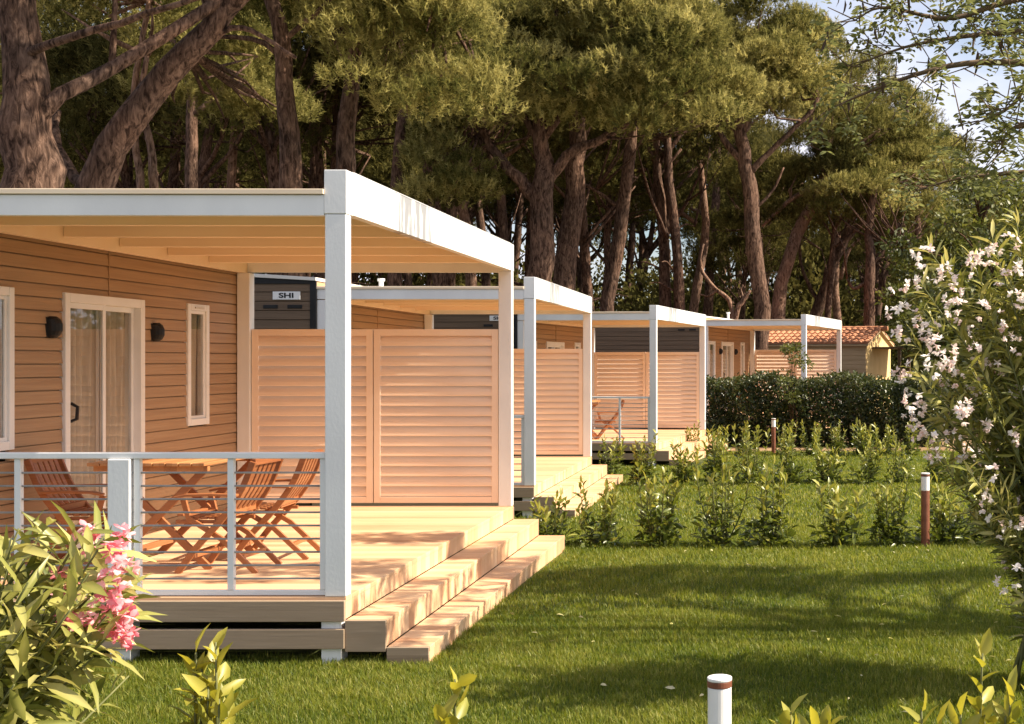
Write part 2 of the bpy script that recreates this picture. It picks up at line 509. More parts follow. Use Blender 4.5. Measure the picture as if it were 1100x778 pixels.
def grass():
    parts = []
    def patch(n, x0, x1, y0, y1, h, w):
        X = rng.uniform(x0, x1, n); Y = rng.uniform(y0, y1, n)
        # keep what the camera's surroundings can show, off the terraces and clear of the cabins
        fx = X / Y
        keep = (fx > -0.68) & (fx < 0.34)
        keep &= ~((X < -2.17) & (X > -5.6) & (Y > 8.1) & (Y < 12.85))
        keep &= ~((X < -2.65) & (X > -9.5) & (Y > 16.3) & (Y < 21.2))
        keep &= ~((X < -1.6) & (X > -9.5) & (Y > 24.3))
        X, Y = X[keep], Y[keep]
        n = len(X)
        clump = 0.5 + 0.5 * np.sin(X * 3.1 + np.sin(Y * 2.3) * 1.5) * np.sin(Y * 2.7 + X)
        clump2 = np.sin(X * 11 + Y * 7) * np.sin(Y * 13 - X * 5)
        H = h * (0.55 + 0.75 * rng.random(n)) * (0.8 + 0.3 * clump + 0.12 * clump2)
        ang = rng.uniform(0, 2 * np.pi, n); lean = np.abs(rng.normal(0.35, 0.28, n))
        gz = np.array([ground_z(y) for y in Y]) - 0.004
        P = np.stack([X, Y, gz], 1)
        d = np.stack([np.cos(ang) * lean, np.sin(ang) * lean, np.ones(n)], 1)
        d = unit(d)
        side = unit(np.stack([-np.sin(ang + rng.normal(0, .6, n)), np.cos(ang), np.zeros(n)], 1))
        Wd = w * (0.6 + 0.8 * rng.random(n))
        mid = P + d * (H * 0.55)[:, None]
        tip = P + d * H[:, None] + np.stack([np.cos(ang), np.sin(ang), -0.35 * np.ones(n)], 1) * (H * lean * 0.5)[:, None]
        V = np.stack([P - side * Wd[:, None] / 2, P + side * Wd[:, None] / 2, mid + side * Wd[:, None] * .38, mid - side * Wd[:, None] * .38, tip], 1)
        dry = np.sin(X * 1.3 + 2 * np.sin(Y * .7)) * np.sin(Y * 1.1 + 1.5 * np.sin(X * .9)) + .6 * np.sin(X * 3.7 + Y * 2.9) * np.sin(Y * 4.3 - X * 1.7)
        H *= 1 + .16 * dry
        t = np.clip(0.36 + .09 * dry + 0.2 * rng.normal(size=n) + 0.18 * (clump - .5) + 0.08 * clump2 + (rng.random(n) < 0.06) * 0.45, 0, 1)
        parts.append((V, t))
    patch(330000, -4.6, 2.4, 5.8, 9.6, 0.050, 0.0048)
    patch(260000, -6.5, 4.2, 9.6, 15.5, 0.050, 0.0065)
    patch(200000, -6.5, 8.5, 15.5, 28.3, 0.055, 0.013)
    V = np.concatenate([p[0] for p in parts]); t = np.concatenate([p[1] for p in parts])
    n = len(V)
    pat = np.array([0, 1, 2, 3, 3, 2, 4])
    idx = (np.arange(n)[:, None] * 5 + pat[None]).ravel()
    cnt = np.tile([4, 3], n)
    o = array_mesh('grass', V.reshape(-1, 3), idx, cnt, M['grass'], np.repeat(t, 5))
    tag(o, 'short mown green grass covering the lawn', 'grass', kind='stuff')


grass()

# fallen petals and leaves on the lawn
n = 70
Xf = rng.uniform(-2.0, 2.2, n); Yf = rng.uniform(6.6, 13.0, n)
P = np.stack([Xf, Yf, np.array([ground_z(y) for y in Yf]) + 0.04], 1)
o = leaf_obj('fallen_leaves', P, np.concatenate([rng.normal(size=(n, 2)), 0.15 * rng.normal(size=(n, 1))], 1), rng.uniform(.025, .06, n), rng.uniform(.012, .025, n), M['fallen'], rng)
tag(o, 'pale fallen leaves and petals scattered over the lawn', 'fallen leaves', kind='stuff')

# ------------------------------------------------------------------ cabins
DECK = 0.35
LEN = 5.07          # terrace length
WALLX = -2.72       # plane of the terrace wall in the terrace's own frame
DOOR = (1.82, 3.05, DECK + 0.012, 2.30)
SLIT = (3.87, 4.31, 1.20, 2.31)
WIN = (0.12, 1.18, 1.17, 2.30)


def siding_rows(mb, u0, u1, z0, z1, holes, pitch, emit):
    """lap boards between z0, z1; emit(ua, ub, za, zb) makes one board"""
    z = z0
    while z < z1 - 1e-4:
        zb = min(z + pitch, z1)
        cuts = [(u0, u1)]
        zc = (z + zb) / 2
        for a, b, c, d in holes:
            if c < zc < d:
                nc = []
                for p, q in cuts:
                    if b <= p or a >= q:
                        nc.append((p, q))
                    else:
                        if a > p: nc.append((p, a))
                        if b < q: nc.append((b, q))
                cuts = nc
        for p, q in cuts:
            emit(p, q, z, zb)
        z = zb


def text_mesh(txt, size):
    cu = bpy.data.curves.new('lettering', 'FONT')
    cu.body = txt; cu.size = size; cu.extrude = 0.002; cu.align_x = 'CENTER'; cu.align_y = 'CENTER'; cu.offset = size * 0.028
    o = bpy.data.objects.new('lettering', cu)
    C.objects.link(o)
    bpy.context.view_layer.update()
    dg = bpy.context.evaluated_depsgraph_get()
    me = bpy.data.meshes.new_from_object(o.evaluated_get(dg))
    bpy.data.objects.remove(o)
    return me


def make_cabin():
    root = empty('holiday_cabin', (0, 0, 0))
    # terrace wall of lap boards
    mb = MB()
    def emit(a, b, za, zb):
        t = 0.014
        mb.prism([(WALLX + t, za), (WALLX + 0.006, zb - 0.009), (WALLX - 0.012, zb - 0.009), (WALLX - 0.012, zb), (WALLX - 0.02, zb), (WALLX - 0.02, za)], a, b, 'Y')
    shrink = 0.03
    holes = [(h[0] + shrink, h[1] - shrink, h[2] - 0.05, h[3] - shrink) for h in (DOOR, SLIT, WIN)]
    siding_rows(mb, 0.0, 5.05, 0.12, 2.9, holes, 0.097, emit)
    mb.build('wall', M['siding'], root)
    mb = MB(); mb.box(WALLX + 0.008, WALLX + 0.018, 2.49, 2.505, 2.31, 2.9); mb.build('joint_strip', M['siding'], root)
    # near end wall
    mb = MB()
    def emit2(a, b, za, zb):
        t = 0.014
        mb.prism([(-t, za), (-0.006, zb - .009), (0.012, zb - .009), (0.012, zb), (0.02, zb), (0.02, za)], a, b, 'X')
    siding_rows(mb, -6.4, WALLX - 0.06, 0.12, 2.9, [], 0.115, emit2)
    mb.build('end_wall', M['endwall'], root)
    mb = MB()
    mb.box(WALLX - 0.06, WALLX + 0.02, -0.025, -0.001, 0.1, 2.93)
    mb.box(-6.4, WALLX - 0.06, -0.022, -0.0005, 2.86, 2.93)
    mb.build('corner_trim', M['black'], root, 0.003)
    # the closed body behind
    mb = MB()
    mb.box(-6.4, WALLX - 0.30, 0.03, 5.0, 0.10, 2.89)
    mb.build('body', M['inside'], root)
    mb = MB(); mb.box(-6.4, WALLX - 0.022, 5.003, 5.055, 0.1, 2.895); mb.build('rear_wall', M['endwall'], root)
    mb = MB(); mb.box(WALLX - 0.30, WALLX - 0.021, 0.03, 5.0, 2.78, 2.89); mb.box(WALLX - 0.30, WALLX - 0.021, 0.03, 5.0, 0.1, 0.34); mb.build('wall_plate', M['inside'], root)
    mb = MB(); mb.prism([(-6.5, 2.9), (-4.5, 3.0), (WALLX + 0.02, 2.9), (WALLX + 0.02, 2.94), (-4.5, 3.05), (-6.5, 2.94)], -0.05, 5.08, 'Y')
    rf = mb.build('roof', M['roofing'], root)
    mb = MB(); mb.tube([(-3.05, 3.8, 2.9), (-3.05, 3.8, 3.16)], 0.035, 10); mb.tube([(-3.05, 3.8, 3.13), (-3.05, 3.8, 3.17)], 0.055, 10)
    mb.build('flue', M['white'], rf, smooth=False)
    # sliding door
    y0, y1, z0, z1 = DOOR
    fx0, fx1 = WALLX - 0.06, WALLX + 0.035
    mb = MB()
    mb.box(fx0, fx1, y0, y0 + 0.07, z0, z1); mb.box(fx0, fx1, y1 - 0.07, y1, z0, z1)
    mb.box(fx0, fx1, y0 + 0.07, y1 - 0.07, z1 - 0.07, z1); mb.box(fx0, fx1, y0 + 0.07, y1 - 0.07, z0, z0 + 0.04)
    door = mb.build('sliding_door', M['upvc'], root, 0.004)
    ym = (y0 + y1) / 2
    for k, (a, b, off) in enumerate(((y0 + 0.07, ym + 0.02, 0.004), (ym - 0.02, y1 - 0.07, -0.03))):
        mb = MB()
        xa, xb = WALLX - 0.022 + off, WALLX + 0.006 + off
        st = 0.042
        mb.box(xa, xb, a, a + st, z0 + 0.04, z1 - 0.07); mb.box(xa, xb, b - st, b, z0 + 0.04, z1 - 0.07)
        mb.box(xa, xb, a + st, b - st, z1 - 0.07 - st, z1 - 0.07); mb.box(xa, xb, a + st, b - st, z0 + 0.04, z0 + 0.04 + 0.06)
        mb.build('door_sash', M['upvc'], door, 0.003)
        xm = (xa + xb) / 2
        mb = MB(); mb.box(xm - 0.004, xm + 0.004, a + st, b - st, z0 + 0.1, z1 - 0.07 - st)
        mb.build('pane', M['glass'], door)
    mb = MB(); mb.bar([(WALLX + 0.018, y0 + 0.095, 1.33), (WALLX + 0.06, y0 + 0.11, 1.35), (WALLX + 0.06, y0 + 0.12, 1.44), (WALLX + 0.018, y0 + 0.1, 1.47)], 0.02, 0.02)
    mb.build('handle', M['black'], door)
    def curtain(a, b, za, zb, par):
        mb = MB(); k = int((b - a) / 0.012); amp = 0.022
        zs = np.linspace(za, zb, 4)
        for i in range(k + 1):
            y = a + (b - a) * i / k
            for z in zs:
                mb.v.append((WALLX - 0.075 + amp * math.sin(y * 60 + 0.6 * math.sin(y * 9 + z)) + 0.008 * math.sin(y * 23 + z * 2), y, z))
        for i in range(k):
            for j in range(3):
                q = i * 4 + j
                mb.f.append((q, q + 4, q + 5, q + 1))
        mb.build('curtain', M['curtain'], par, smooth=True)
    curtain(y0 + 0.08, y1 - 0.08, z0 + 0.03, z1 - 0.09, door)
    def window(w, split):
        a, b, c, d = w
        mb = MB(); q = 0.06
        mb.box(fx0, fx1 - 0.006, a, a + q, c, d); mb.box(fx0, fx1 - 0.006, b - q, b, c, d)
        mb.box(fx0, fx1 - 0.006, a + q, b - q, d - q, d); mb.box(fx0, fx1 - 0.006, a + q, b - q, c, c + q)
        o = mb.build('window', M['upvc'], root, 0.004)
        mb = MB(); s = 0.028; xa, xb = WALLX - 0.02, WALLX + 0.012
        A, B, Cc, Dd = a + q, b - q, c + q, d - q
        mb.box(xa, xb, A, A + s, Cc, Dd); mb.box(xa, xb, B - s, B, Cc, Dd); mb.box(xa, xb, A + s, B - s, Dd - s, Dd); mb.box(xa, xb, A + s, B - s, Cc, Cc + s)
        if split: mb.box(xa, xb - 0.002, (A + B) / 2 - 0.03, (A + B) / 2 + 0.03, Cc + s, Dd - s)
        mb.build('window_sash', M['upvc'], o, 0.003)
        mb = MB(); mb.box(WALLX - 0.008, WALLX, A + s, B - s, Cc + s, Dd - s); mb.build('pane', M['glass'], o)
        curtain(A, B, Cc, Dd, o)
        mb = MB(); mb.box(fx1 - 0.008, fx1 + 0.004, (a + b) / 2 - 0.09, (a + b) / 2 + 0.09, d - 0.042, d - 0.025); mb.build('vent', M['roofing'], o)
    window(SLIT, False)
    window(WIN, True)
    # half-round black wall lamps
    for y in (1.66, 3.26):
        mb = MB(); k = 8
        prof = [(1.955, .035), (1.975, .062), (2.01, .082), (2.06, .082), (2.095, .065), (2.115, .04)]
        for z, rr in prof:
            for i in range(k + 1):
                th = math.pi * i / k
                mb.v.append((WALLX + 0.015 + rr * math.sin(th), y + min(.055, rr * .8) * math.cos(th), z))
        for q in range(len(prof) - 1):
            o_ = q * (k + 1)
            for i in range(k):
                mb.f.append((o_ + i, o_ + i + 1, o_ + k + 2 + i, o_ + k + 1 + i))
            mb.f.append((o_, o_ + k + 1, o_ + 2 * k + 1, o_ + k))
        mb.f.append(tuple(range(k + 1))); mb.f.append(tuple(reversed(range((len(prof) - 1) * (k + 1), len(prof) * (k + 1)))))
        lp = mb.build('wall_lamp', M['black'], root)
        mb = MB(); mb.box(WALLX + 0.006, WALLX + 0.0145, y - 0.06, y + 0.06, 1.96, 2.11); mb.build('backplate', M['black'], lp, 0.002)
    # sign plate with lettering and two slot vents on the end wall
    mb = MB(); mb.box(-3.24, -2.90, -0.026, -0.0145, 2.665, 2.765); sg = mb.build('sign_plate', M['white'], root, 0.002)
    me = text_mesh('SHI', 0.085); me.materials.append(M['black'])
    t = bpy.data.objects.new('lettering', me); C.objects.link(t); t.parent = sg
    t.location = (-3.07, -0.0275, 2.714); t.rotation_euler = (R(90), 0, 0); t.scale = (1.55, 1.0, 1.0)
    for x in (-3.27, -2.97):
        mb = MB(); mb.box(x - 0.09, x + 0.09, -0.022, -0.004, 2.555, 2.60); mb.build('slot_vent', M['black'], root, 0.004)
    return root


def make_terrace():
    root = empty('terrace', (0, 0, 0))
    mb = MB(); w = 0.1215; k = 0
    y = 0.0
    while y < LEN - 0.02:
        b = min(y + w, LEN)
        mb.box(-2.715, -0.001, y + 0.001, b - 0.002, DECK - 0.028, DECK)
        y = b
    dk = mb.build('deck', M['deck'], root, 0.0025)
    def step(name, x0, x1, ztop, zrise):
        """a tread and the riser above its inner edge"""
        mb = MB(); y = 0.0
        while y < LEN - 0.02:
            b = min(y + w, LEN)
            mb.box(x0 + 0.003, x1, y + 0.001, b - 0.0015, ztop - 0.03, ztop)
            y = b
        return mb.build(name, M['deck'], root, 0.003)
    step('step', 0.0, 0.25, 0.214, DECK)
    step('step', 0.25, 0.51, 0.05, 0.214)
    for x, za, zb in ((-0.004, 0.214, DECK - 0.029), (0.246, 0.05, 0.183), (0.506, -0.2, 0.019)):
        mb = MB(); y = 0.0
        while y < LEN - 0.02:
            b = min(y + w, LEN)
            mb.box(x - 0.022, x, y + 0.001, b - 0.0015, za + 0.001, zb)
            y = b
        mb.build('riser', M['deck'], root, 0.002)
    for (x0, x1, z0, z1) in ((0.0, 0.247, 0.021, 0.211), (0.252, 0.507, -0.16, 0.047)):
        for yy in (-0.024, LEN + 0.002):
            mb = MB(); mb.box(x0, x1, yy, yy + 0.022, z0, z1); mb.build('step_cheek', M['beam'], root, 0.003)
    mb = MB(); mb.box(-2.75, 0.0, -0.034, -0.002, 0.205, 0.332); mb.build('edge_beam', M['beam'], root, 0.004)
    mb = MB(); mb.box(-2.75, -0.002, -0.034, -0.002, 0.040, 0.160); mb.build('edge_beam', M['beam'], root, 0.004)
    mb = MB(); mb.box(-2.75, 0.0, LEN + 0.002, LEN + 0.03, 0.205, 0.332); mb.build('edge_beam', M['beam'], root, 0.004)
    for x in (-2.68, -1.43, -0.15):
        for y in (0.0, 2.4, LEN - 0.12):
            mb = MB(); mb.box(x, x + 0.12, y + 0.0, y + 0.12, -0.3, DECK - 0.03); mb.build('foot', M['white'], root)
    return root


def make_pergola():
    root = empty('pergola', (0, 0, 0))
    for (x0, x1, y0, y1, zt) in ((-0.13, 0, 0.0, 0.095, 2.68), (-0.13, 0, LEN - 0.095, LEN, 2.68), (-2.70, -2.58, 0.0, 0.11, 2.66), (-2.70, -2.575, LEN - 0.12, LEN, 2.66)):
        mb = MB(); mb.box(x0, x1, y0, y1, DECK + 0.002, zt); mb.build('post', M['white'], root, 0.006)
    for y0 in (-0.004, LEN - 0.126):
        mb = MB(); mb.box(-0.133, 0.003, y0, y0 + 0.13, 2.682, 2.95); mb.build('corner_cap', M['white'], root, 0.004)
    mb = MB(); mb.box(-0.06, 0.001, 0.127, LEN - 0.127, 2.686, 2.948); mb.build('side_fascia', M['fascia'], root, 0.004)
    mb = MB(); mb.box(-0.08, 0.004, 0.1265, LEN - 0.1265, 2.9485, 2.953); mb.build('fascia_cap', M['white'], root)
    for y0 in (0.0, LEN - 0.05):
        mb = MB(); mb.box(-2.70, -0.134, y0, y0 + 0.05, 2.67, 2.797); mb.build('end_beam', M['white'], root, 0.004)
    for i in range(5):
        y = 0.85 + i * 0.82
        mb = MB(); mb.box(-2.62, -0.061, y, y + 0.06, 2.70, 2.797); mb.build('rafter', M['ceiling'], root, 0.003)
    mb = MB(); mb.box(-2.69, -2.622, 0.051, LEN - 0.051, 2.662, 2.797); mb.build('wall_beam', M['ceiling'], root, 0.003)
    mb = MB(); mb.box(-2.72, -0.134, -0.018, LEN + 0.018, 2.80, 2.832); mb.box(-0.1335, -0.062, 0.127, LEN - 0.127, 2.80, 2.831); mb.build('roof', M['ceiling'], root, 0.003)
    return root


def make_screen():
    root = empty('privacy_screen', (0, 0, 0))
    y0, y1 = LEN - 0.085, LEN - 0.035
    zb, zt = DECK + 0.035, 2.105
    xs = [(-2.57, -1.375), (-1.365, -0.135)]
    for a, b in xs:
        mb = MB(); s = 0.065
        mb.box(a, a + s, y0, y1, zb, zt); mb.box(b - s, b, y0, y1, zb, zt)
        mb.box(a + s, b - s, y0, y1, zt - 0.065, zt); mb.box(a + s, b - s, y0, y1, zb, zb + 0.06)
        fr = mb.build('screen_frame', M['cream'], root, 0.003)
        mb = MB(); z = zb + 0.062; ym = (y0 + y1) / 2; k = 16; pitch = (zt - 0.067 - z) / k
        for i in range(k):
            za = z + i * pitch; zc = za + pitch
            # a blade leaning back: lower edge towards the terrace, gently rounded face
            prof = [(ym - 0.018, za + 0.003), (ym - 0.024, za + 0.010), (ym - 0.021, za + pitch * 0.42), (ym - 0.010, za + pitch * 0.68), (ym + 0.016, zc + 0.004), (ym + 0.022, zc + 0.002), (ym - 0.004, za + pitch * 0.62), (ym - 0.012, za + 0.003)]
            mb.prism(prof, a + s - 0.002, b - s + 0.002, 'X')
        mb.build('louvres', M['cream'], fr)
    return root


def make_railing():
    root = empty('railing', (0, 0, 0))
    mb = MB(); mb.box(-2.57, -0.134, 0.02, 0.085, 1.19, 1.228); mb.build('top_rail', M['white'], root, 0.005)
    mb = MB(); mb.box(-2.57, -0.134, 0.035, 0.07, DECK + 0.004, DECK + 0.036); mb.build('bottom_rail', M['white'], root, 0.004)
    for (a, b, y0, y1) in ((-1.45, -1.315, 0.005, 0.10),):
        mb = MB(); mb.box(a, b, y0, y1, DECK + 0.002, 1.189); mb.build('main_post', M['white'], root, 0.006)
    for a in (-2.03, -1.305, -0.735, -0.172):
        mb = MB(); mb.box(a, a + 0.038, 0.032, 0.073, DECK + 0.037, 1.189); mb.build('baluster', M['white'], root, 0.004)
    for i in range(9):
        z = 0.455 + i * 0.081
        mb = MB(); mb.tube([(-2.565, 0.052, z), (-0.15, 0.052, z)], 0.0065, 8); mb.build('bar', M['metal'], root, smooth=True)
    return root


cabin_spots = [(-2.68, 7.93, 0.0, 0.5), (-3.14, 16.23, -0.11, 0.5), (-2.45, 24.5, -0.10, -7.0), (0.49, 32.8, 0.03, -12.5)]
protos = [make_cabin(), make_terrace(), make_pergola(), make_screen(), make_railing()]
where = ['the railed terrace with the teak table', 'the second white pergola', 'the third white pergola by the young shrubs', 'the last white pergola behind the hedge']
adj = ['closest, at the pink oleander', 'second in the row', 'third in the row, a chair on it', 'farthest in the row, half hidden by the hedge']
labels = [
    ['brown lap sided cabin with sliding door and slit window, closest of the row',
     'brown cabin with dark end wall and sign behind the second terrace',
     'brown cabin half hidden behind the second louvred screen and third pergola',
     'brown cabin of the row farthest away, its door showing above the hedge'],
    ['golden wooden terrace deck with two long steps and grey edge beams, pink oleander in front',
     'golden wooden deck with steps between the first and third pergola',
     'golden wooden deck of the third pergola, edged by dark grey beams and shrubs',
     'wooden deck hidden behind the hedge under the farthest pergola'],
    ['white pergola largest in view, with grey streaks on its side fascia',
     'white pergola directly behind the largest one, second in the row',
     'white pergola third in the row above the lone teak chair',
     'smallest white pergola, farthest in the row, rising behind the dark hedge'],
    ['peach louvred privacy screen at the far end of the largest terrace',
     'peach louvred screen of the second pergola, single panel in clear view',
     'peach louvred screen behind the lone teak chair, third in the row',
     'low looking peach louvred screen showing above the hedge, farthest in the row'],
    ['white railing with thin grey bars in front of the teak table and chairs',
     'white railing stub showing beside the second pergola post',
     'thin grey railing in front of the lone teak chair on the third terrace',
     'white railing of the farthest terrace behind the hedge'],
]
cats = ['cabin', 'terrace', 'pergola', 'screen', 'railing']
groups = ['holiday cabins in the row', 'wooden terraces of the cabins', 'white pergolas over the terraces', 'louvred privacy screens', 'terrace railings']
for i, (x, y, dz, rot) in enumerate(cabin_spots):
    for k, p in enumerate(protos):
        if i == 3 and k in (4,):
            continue
        o = p if i == 0 else copy_tree(p)
        o.location = (x, y, dz); o.rotation_euler = (0, 0, R(rot))
        tag(o, labels[k][i], cats[k], groups[k])

# ------------------------------------------------------------------ teak furniture
def make_chair():
    root = empty('folding_chair', (0, 0, 0))
    curve = [(0.27, 0.0), (0.12, 0.22), (-0.06, 0.44), (-0.20, 0.66), (-0.29, 0.90)]
    pts = spline([(a, 0, b) for a, b in curve], 14)
    for s in (-1, 1):
        mb = MB(); mb.bar([(p[0], s * 0.235, p[2]) for p in pts], 0.026, 0.048, (0, 1, 0)); mb.build('leg', M['teak'], root, 0.004)
        mb = MB(); mb.bar([(-0.30, s * 0.205, 0.0), (-0.05, s * 0.205, 0.27), (0.20, s * 0.205, 0.44), (0.24, s * 0.207, 0.60)], 0.024, 0.042, (0, 1, 0)); mb.build('leg', M['teak'], root, 0.004)
        mb = MB(); mb.bar([(-0.19, s * 0.262, 0.635), (0.0, s * 0.264, 0.64), (0.18, s * 0.268, 0.635), (0.27, s * 0.268, 0.615)], 0.055, 0.022, (0, 1, 0)); mb.build('armrest', M['teak'], root, 0.005)
    mb = MB()
    for i in range(7):
        x = -0.10 + i * 0.058
        z = 0.425 + 0.0022 * (i - 3) ** 2 - 0.002 * i * -1
        mb.box(x, x + 0.046, -0.19, 0.19, z, z + 0.018)
    for s in (-1, 1):
        mb.box(-0.12, 0.31, s * 0.17 - 0.012, s * 0.17 + 0.012, 0.395, 0.424)
    mb.build('seat', M['teak'], root, 0.003)
    mb = MB()
    up = spline([(a, 0, b) for a, b in curve[2:]], 8)
    for k in range(5):
        yy = -0.16 + k * 0.08
        mb.bar([(p[0] + 0.0, yy, p[2]) for p in up[1:-0 or None]], 0.05, 0.014, (0, 1, 0))
    for p in (up[1], up[-1]):
        mb.box(p[0] - 0.012, p[0] + 0.02, -0.221, 0.221, p[2] - 0.03, p[2] + 0.022)
    mb.build('backrest', M['teak'], root, 0.003)
    for q in ((0.155, 0.185, -0.22, 0.22, 0.12, 0.15), (-0.20, -0.17, -0.19, 0.19, 0.115, 0.145)):
        mb = MB(); mb.box(*q); mb.build('stretcher', M['teak'], root, 0.003)
    return root


def make_table():
    root = empty('folding_table', (0, 0, 0))
    mb = MB(); k = 9; wx = 0.80 / k
    for i in range(k):
        mb.box(-0.40 + i * wx + 0.003, -0.40 + (i + 1) * wx - 0.003, -0.55, 0.55, 0.725, 0.748)
    for s in (-1, 1):
        mb.box(-0.39, 0.39, s * 0.46 - 0.02, s * 0.46 + 0.02, 0.685, 0.7245)
    mb.build('tabletop', M['tabletop'], root, 0.004)
    for s in (-1, 1):
        mb = MB(); mb.bar([(-0.36, s * 0.40, 0.0), (0.33, s * 0.40, 0.685)], 0.026, 0.05); mb.build('leg', M['teak'], root, 0.004)
        mb = MB(); mb.bar([(0.36, s * 0.37, 0.0), (-0.33, s * 0.37, 0.685)], 0.026, 0.05); mb.build('leg', M['teak'], root, 0.004)
    for q in ((-0.27, -0.24, -0.386, 0.386, 0.085, 0.125), (0.24, 0.27, -0.356, 0.356, 0.085, 0.125)):
        mb = MB(); mb.box(*q); mb.build('stretcher', M['teak'], root, 0.003)
    return root


tb = make_table(); tb.location = (-4.33, 9.35, DECK)
tag(tb, 'folding teak table with crossed legs on the closest terrace', 'table', 'folding teak tables')
ch = make_chair()
spots = [(-3.86, 9.02, 178, 'folding teak armchair facing the table, closest to the white corner post'),
         (-3.76, 9.60, 184, 'folding teak armchair facing the table, on the side of the louvred screen'),
         (-4.97, 9.20, 4, 'folding teak armchair between the table and the brown cabin wall')]
for i, (x, y, a, lab) in enumerate(spots):
    o = ch if i == 0 else copy_tree(ch)
    o.location = (x, y, DECK); o.rotation_euler = (0, 0, R(a)); o.scale = (.93, .93, .84)
    tag(o, lab, 'chair', 'folding teak chairs')
o = copy_tree(ch); p = at(655, 470, 26.0); o.location = (p.x, 26.0, DECK - 0.10); o.rotation_euler = (0, 0, R(190))
tag(o, 'small looking teak armchair alone on the third terrace', 'chair', 'folding teak chairs')
o = copy_tree(tb); o.location = (p.x - 0.62, 26.1, DECK - 0.10); o.rotation_euler = (0, 0, R(6))
tag(o, 'teak table beside the lone chair on the third terrace', 'table', 'folding teak tables')

# ------------------------------------------------------------------ tiled cabin at the end of the row
def tiled_cabin():
    root = empty('tiled_cabin', (2.75, 45.0, -0.17), R(-18))
    mb = MB(); 
    def emit(a, b, za, zb):
        mb.prism([(-0.014, za + .004), (0, zb), (0.02, zb), (0.02, za), (-0.008, za)], a, b, 'X')
    siding_rows(mb, -8.4, -0.02, 0.1, 2.62, [], 0.16, emit)
    mb.build('wall', M['farwall'], root)
    mb = MB(); mb.prism([(0.02, 0.1), (3.6, 0.1), (3.6, 2.6), (1.8, 3.08), (0.02, 2.6)], -0.06, 0.0, 'X'); mb.build('gable', M['yellow'], root)
    mb = MB(); mb.box(-8.4, -0.08, 0.03, 3.55, 0.1, 2.58); mb.build('body', M['inside'], root)
    # barrel tiles: rows of half-round courses running down both slopes
    mb = MB(); n = 40; w = 8.6 / n
    for side in (0, 1):
        for i in range(n):
            x = -8.5 + (i + 0.5) * w
            for r_ in range(5):
                a, b = r_ / 5, (r_ + 1) / 5 + 0.03
                ea, ra = (-0.18, 1.8) if side == 0 else (3.78, 1.8)
                def pt(t, dz): return (ea + (ra - ea) * t, 2.56 + (3.13 - 2.56) * t + dz)
                k = 5; m0 = len(mb.v)
                for t, rr in ((a, w * 0.56), (b, w * 0.44)):
                    yy, zz = pt(t, 0.0)
                    for q in range(k + 1):
                        th = math.pi * q / k
                        mb.v.append((x + rr * math.cos(th), yy, zz + rr * 0.8 * math.sin(th) + (0.018 if t == a else 0.0)))
                for q in range(k):
                    mb.f.append((m0 + q, m0 + q + 1, m0 + k + 2 + q, m0 + k + 1 + q))
                mb.f.append(tuple(m0 + q for q in range(k + 1)))
    for i in range(22):
        x = -8.5 + i * 0.4
        mb.tube([(x, 1.8, 3.14), (x + 0.43, 1.8, 3.15)], [0.11, 0.09], 8)
    mb.build('roof', M['terracotta'], root)
    mb = MB(); mb.prism([(-0.16, 2.50), (-0.16, 2.56), (1.8, 3.12), (3.76, 2.56), (3.76, 2.50), (1.8, 3.06)], -8.5, 0.10, 'X'); mb.build('eaves', M['farwall'], root)
    for x0 in (-4.0, -1.9 - 1.6):
        pass
    mb = MB(); mb.box(-4.6, -2.6, -0.05, -0.0145, 1.45, 2.2); wn = mb.build('window', M['upvc'], root, 0.004)
    for a, b in ((-4.54, -3.64), (-3.56, -2.66)):
        mb = MB(); mb.box(a, b, -0.058, -0.0505, 1.51, 2.14); mb.build('pane', M['black'], wn)
    mb = MB(); mb.box(0.9, 1.0, 2.4, 2.5, 0.0, 2.4); mb.box(0.9, 1.0, 0.9, 1.0, 0.0, 2.5); mb.box(0.02, 1.1, 0.8, 3.3, 2.42, 2.48); mb.build('porch', M['twig'], root)
    return tag(root, 'cabin with terracotta tiled roof and yellow gable beyond the last pergola', 'cabin')


tiled_cabin()

# ------------------------------------------------------------------ bollard lamps
def make_bollard():
    root = empty('bollard_lamp', (0, 0, 0))
    def cyl(z0, z1, r, name, mat, bev=0.003):
        mb = MB(); mb.tube([(0, 0, z0), (0, 0, z1)], r, 28); return mb.build(name, mat, root, bev)
    cyl(-0.1, 0.575, 0.044, 'post', M['lamp_brown'])
    cyl(0.5755, 0.72, 0.0435, 'diffuser', M['lamp_white'])
    cyl(0.7205, 0.742, 0.0455, 'ring', M['lamp_brown'], 0.002)
    cyl(0.7425, 0.756, 0.0455, 'cap', M['lamp_white'], 0.004)
    return root


bl = make_bollard()
spots = [(773, 4.75, 0.05 + ground_z(4), 'white topped bollard lamp rising at the bottom edge of the picture'),
         (994, 13.35, None, 'brown bollard lamp with white head beside the pale oleander'),
         (831, 27.6, None, 'small looking brown bollard lamp standing before the dark hedge')]
for i, (px, Y, z, lab) in enumerate(spots):
    o = bl if i == 0 else copy_tree(bl)
    o.location = ((px - PX) / F * Y, Y, ground_z(Y))
    tag(o, lab, 'bollard lamp', 'bollard lamps in the lawn')
bl.location.z = CZ - (727 - PY) / F * 4.75 - 0.756

